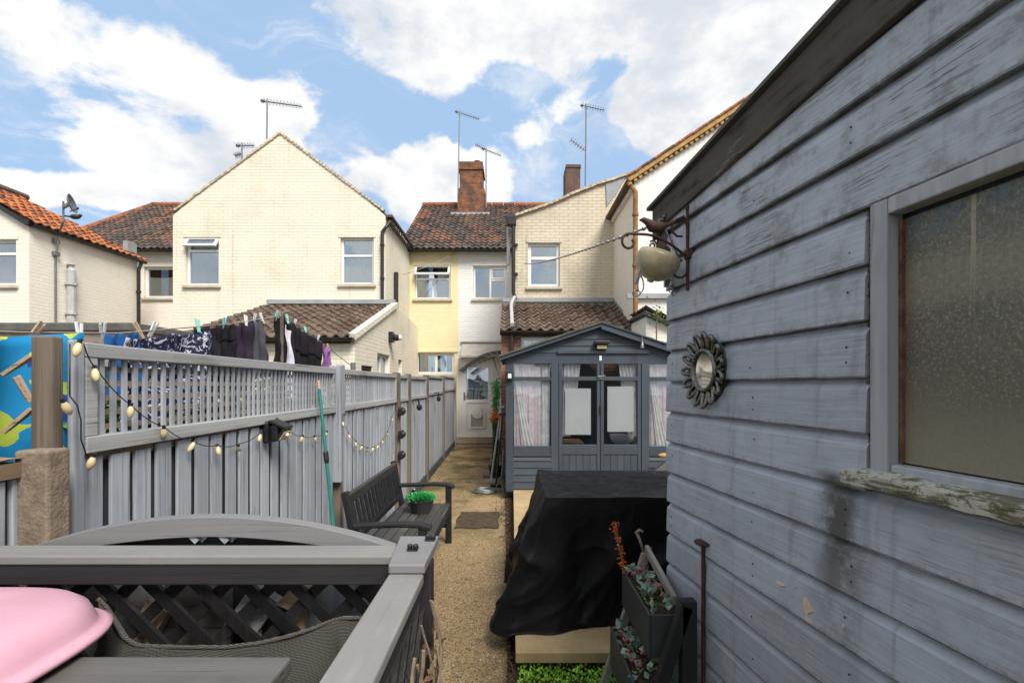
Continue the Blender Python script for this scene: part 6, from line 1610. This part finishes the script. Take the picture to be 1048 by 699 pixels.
# shrub and low planting seen through the trellis
sh2 = thing('shrub', 'lime green shrub in the neighbour garden behind the trellis', 'shrub', (-2.2, 2.6, 0))
mb = MB()
for i in range(7): mb.tube([(-2.2+random.gauss(0, .05), 2.6+random.gauss(0, .1), 0), (-2.2+random.gauss(0, .12), 2.6+random.gauss(0, .35), .8), (-2.2+random.gauss(0, .15), 2.6+random.gauss(0, .6), 1.45)], [.02, .012, .005], 6)
mb.build('stem', M['rawwood'], sh2)
for nm, m_, n in (('foliage', 'lime', 6000), ('inner_foliage', 'darkgreen', 13000)):
    mb = MB()
    for i in range(n):
        a = V((random.gauss(0, .13), random.gauss(0, 1.0), random.gauss(0, .26)))
        if mnoise.noise(a*4 + V((3 if m_ == 'lime' else 8, 0, 0))) < -.12: continue
        z = 1.30+a.z
        if z > 1.72: z = 1.72-random.random()*.3
        mb.leaf((-2.08+a.x, 2.9+a.y, z), (random.gauss(0, 1), random.gauss(0, 1), random.gauss(0, 1)), random.uniform(.03, .07), random.uniform(.02, .035))
    mb.build(nm, M[m_], sh2, fixn=False)
# cables
mb = MB(); a = P(536, 270, YG-.05); b = V((.70, 2.32, 2.44)); mb.tube([a.lerp(b, k/40) - Z3*.10*4*(k/40)*(1-k/40)*.6 for k in range(41)], .006, 6)
for k in range(1, 60): p = a.lerp(b, k/60) - Z3*.06*4*(k/60)*(1-k/60); mb.ell(p, .012, .012, .012, 6, 4)
tag(mb.build('washing_line', M['greymetal'], at=a), 'thin beaded cable strung from the cream rear wing to the shed', 'cable')
mb = MB(); a = P(413, 281, 12.6); b = P(466, 259, 13.95); mb.tube([a.lerp(b, k/20) - Z3*.05*4*(k/20)*(1-k/20) for k in range(21)], .008, 6)
tag(mb.build('overhead_cable', M['greymetal'], at=a), 'thin cable running from the gable side wall to the yellow wall', 'cable')
# ivy / buddleia by the right lean-to
bd = thing('wall_plant', 'small yellow green self seeded plant by the white house lean-to', 'plant', (P(672, 0, 8.1).x, 8.1, 2.4))
mb = MB(); pc = P(672, 322, 8.1)
for i in range(80): mb.leaf(pc+V((random.gauss(0, .09), random.gauss(0, .06), random.gauss(0, .14))), (random.gauss(0, 1), random.gauss(0, 1), random.uniform(-.3, 1)), .06, .022)
mb.build('leaves', M['lime'], bd, fixn=False)
mb = MB(); mb.tube([(pc.x, 8.12, .0), (pc.x, 8.12, 1.2), pc+V((0, 0, .1))], .012, 6); mb.build('stem', M['rawwood'], bd)
CLOUDS = [(200, 172, 130, 45, .95), (280, 128, 60, 38, .9), (90, 205, 100, 26, .85), (420, 195, 85, 38, .95), (435, 163, 36, 28, .6),
          (770, 50, 190, 115, .85), (860, 140, 150, 80, .75), (440, 35, 150, 60, .72), (100, 45, 150, 55, .60), (575, 110, 45, 50, .42), (620, 0, 130, 45, .6), (500, 190, 50, 25, .5)]
CLOUD_DARK = (3.35, 3.55, 3.85); CLOUD_LIGHT = (4.9, 4.85, 4.75); SKYPALE = (1.75, 2.75, 4.1)
SUN_E = 2.6; EXPO = 1.15
SUN_E = 2.4; EXPO = 1.12
SKYPALE = (1.95, 2.85, 4.1); CLOUDS += [(330, 120, 60, 40, .30), (530, 150, 60, 40, .35), (250, 60, 70, 40, .3), (690, 110, 60, 50, .35)]
# ------------------------------------------------------------------ camera, sky, light
cam = bpy.data.cameras.new('camera'); co = bpy.data.objects.new('camera', cam); C.objects.link(co)
co.location = (0, 0, H); co.rotation_euler = (PI/2, 0, 0)
cam.sensor_width = 36; cam.sensor_fit = 'HORIZONTAL'; cam.lens = F/1048*36; cam.shift_y = (HY-349.5)/1048; cam.clip_start = .02; cam.clip_end = 500
sc = bpy.context.scene; sc.camera = co
w = bpy.data.worlds.new('World'); sc.world = w; w.use_nodes = True
nt = w.node_tree; nt.nodes.clear()
class WT(NT):
    def __init__(s, t): s.t = t
t = WT(nt)
SUN_EL, SUN_AZ = math.radians(50), math.radians(32)      # sun behind the camera, a little to the right
out = t.n('ShaderNodeOutputWorld'); bg = t.n('ShaderNodeBackground'); t.l(bg.outputs[0], out.inputs[0])
sky = t.n('ShaderNodeTexSky', sky_type='NISHITA'); sky.sun_disc = False; sky.sun_elevation = SUN_EL; sky.sun_rotation = PI - SUN_AZ; sky.air_density = 1.0; sky.dust_density = .6; sky.ozone_density = 1.2
STR = .10
bg.inputs[1].default_value = STR
d = t.n('ShaderNodeTexCoord').outputs['Generated']
sep = t.n('ShaderNodeSeparateXYZ'); t.l(d, sep.inputs[0])
wv = t.n('ShaderNodeTexNoise'); t.l(d, wv.inputs['Vector']); wv.inputs['Scale'].default_value = 5.0; wv.inputs['Detail'].default_value = 5
warp = t.vm('ADD', d, t.scale(t.vm('SUBTRACT', wv.outputs['Color'], (.5, .5, .5)), .17))
def blob(px, py, rx, ry, wgt):
    c = V(((px-CX)/F, 1, (HY-py)/F)); L = c.length; c = c/L
    q = t.vm('MULTIPLY', t.vm('SUBTRACT', warp, tuple(c)), (F*L/rx/1.0, F*L/rx, F*L/ry))
    ln = t.n('ShaderNodeVectorMath', operation='LENGTH'); t.l(q, ln.inputs[0])
    return t.ramp(ln.outputs['Value'], .35, 1.25, wgt, 0)
dens = None
for b in CLOUDS:
    x = blob(*b); dens = x if dens is None else t.mt('ADD', dens, x)
sv = t.vm('MULTIPLY', d, (1, 1, 1.7))
f1 = t.noise(sv, 6.5, 12, .62, .25); f2 = t.noise(sv, 2.0, 6, .55)
back = t.ramp(sep.outputs[1], .30, .56, .60, 0)             # cloud over the unseen sky, thickened to lift and grey the ambient light
dens = t.mt('ADD', t.mt('ADD', dens, back), t.mt('MULTIPLY', t.mt('SUBTRACT', f1, .5), 1.7))
cov = t.ramp(dens, .34, .62)
shade = t.ramp(t.noise(t.vm('ADD', sv, (0, 0, .05)), 5.2, 9, .6), .36, .60)
cc = t.mix(shade, CLOUD_DARK, CLOUD_LIGHT)
wisp = t.mt('MULTIPLY', t.ramp(t.noise(t.vm('MULTIPLY', warp, (1.0, 1.0, 2.6)), 3.6, 11, .64, .5), .47, .70), .62)
cov = t.mt('MAXIMUM', cov, wisp)
skyc = t.mix(.88, sky.outputs[0], (SKYPALE[0], SKYPALE[1], SKYPALE[2]))
col = t.mix(t.mt('MULTIPLY', cov, .97), skyc, cc)
t.l(col, bg.inputs[0])
sl = bpy.data.lights.new('sun', 'SUN'); so = bpy.data.objects.new('sun', sl); C.objects.link(so)
sl.energy = SUN_E; sl.angle = math.radians(26); sl.color = (1, .95, .87)
dv = V((math.sin(SUN_AZ)*math.cos(SUN_EL), -math.cos(SUN_AZ)*math.cos(SUN_EL), math.sin(SUN_EL)))
so.rotation_euler = dv.to_track_quat('Z', 'Y').to_euler(); so.location = dv*30
sc.view_settings.view_transform = 'Standard'; sc.view_settings.look = 'None'; sc.view_settings.gamma = 1; sc.view_settings.use_curve_mapping = False
sc.view_settings.exposure = EXPO
sc.render.engine = 'CYCLES'; sc.cycles.max_bounces = 7; sc.cycles.transparent_max_bounces = 12; sc.cycles.use_denoising = True
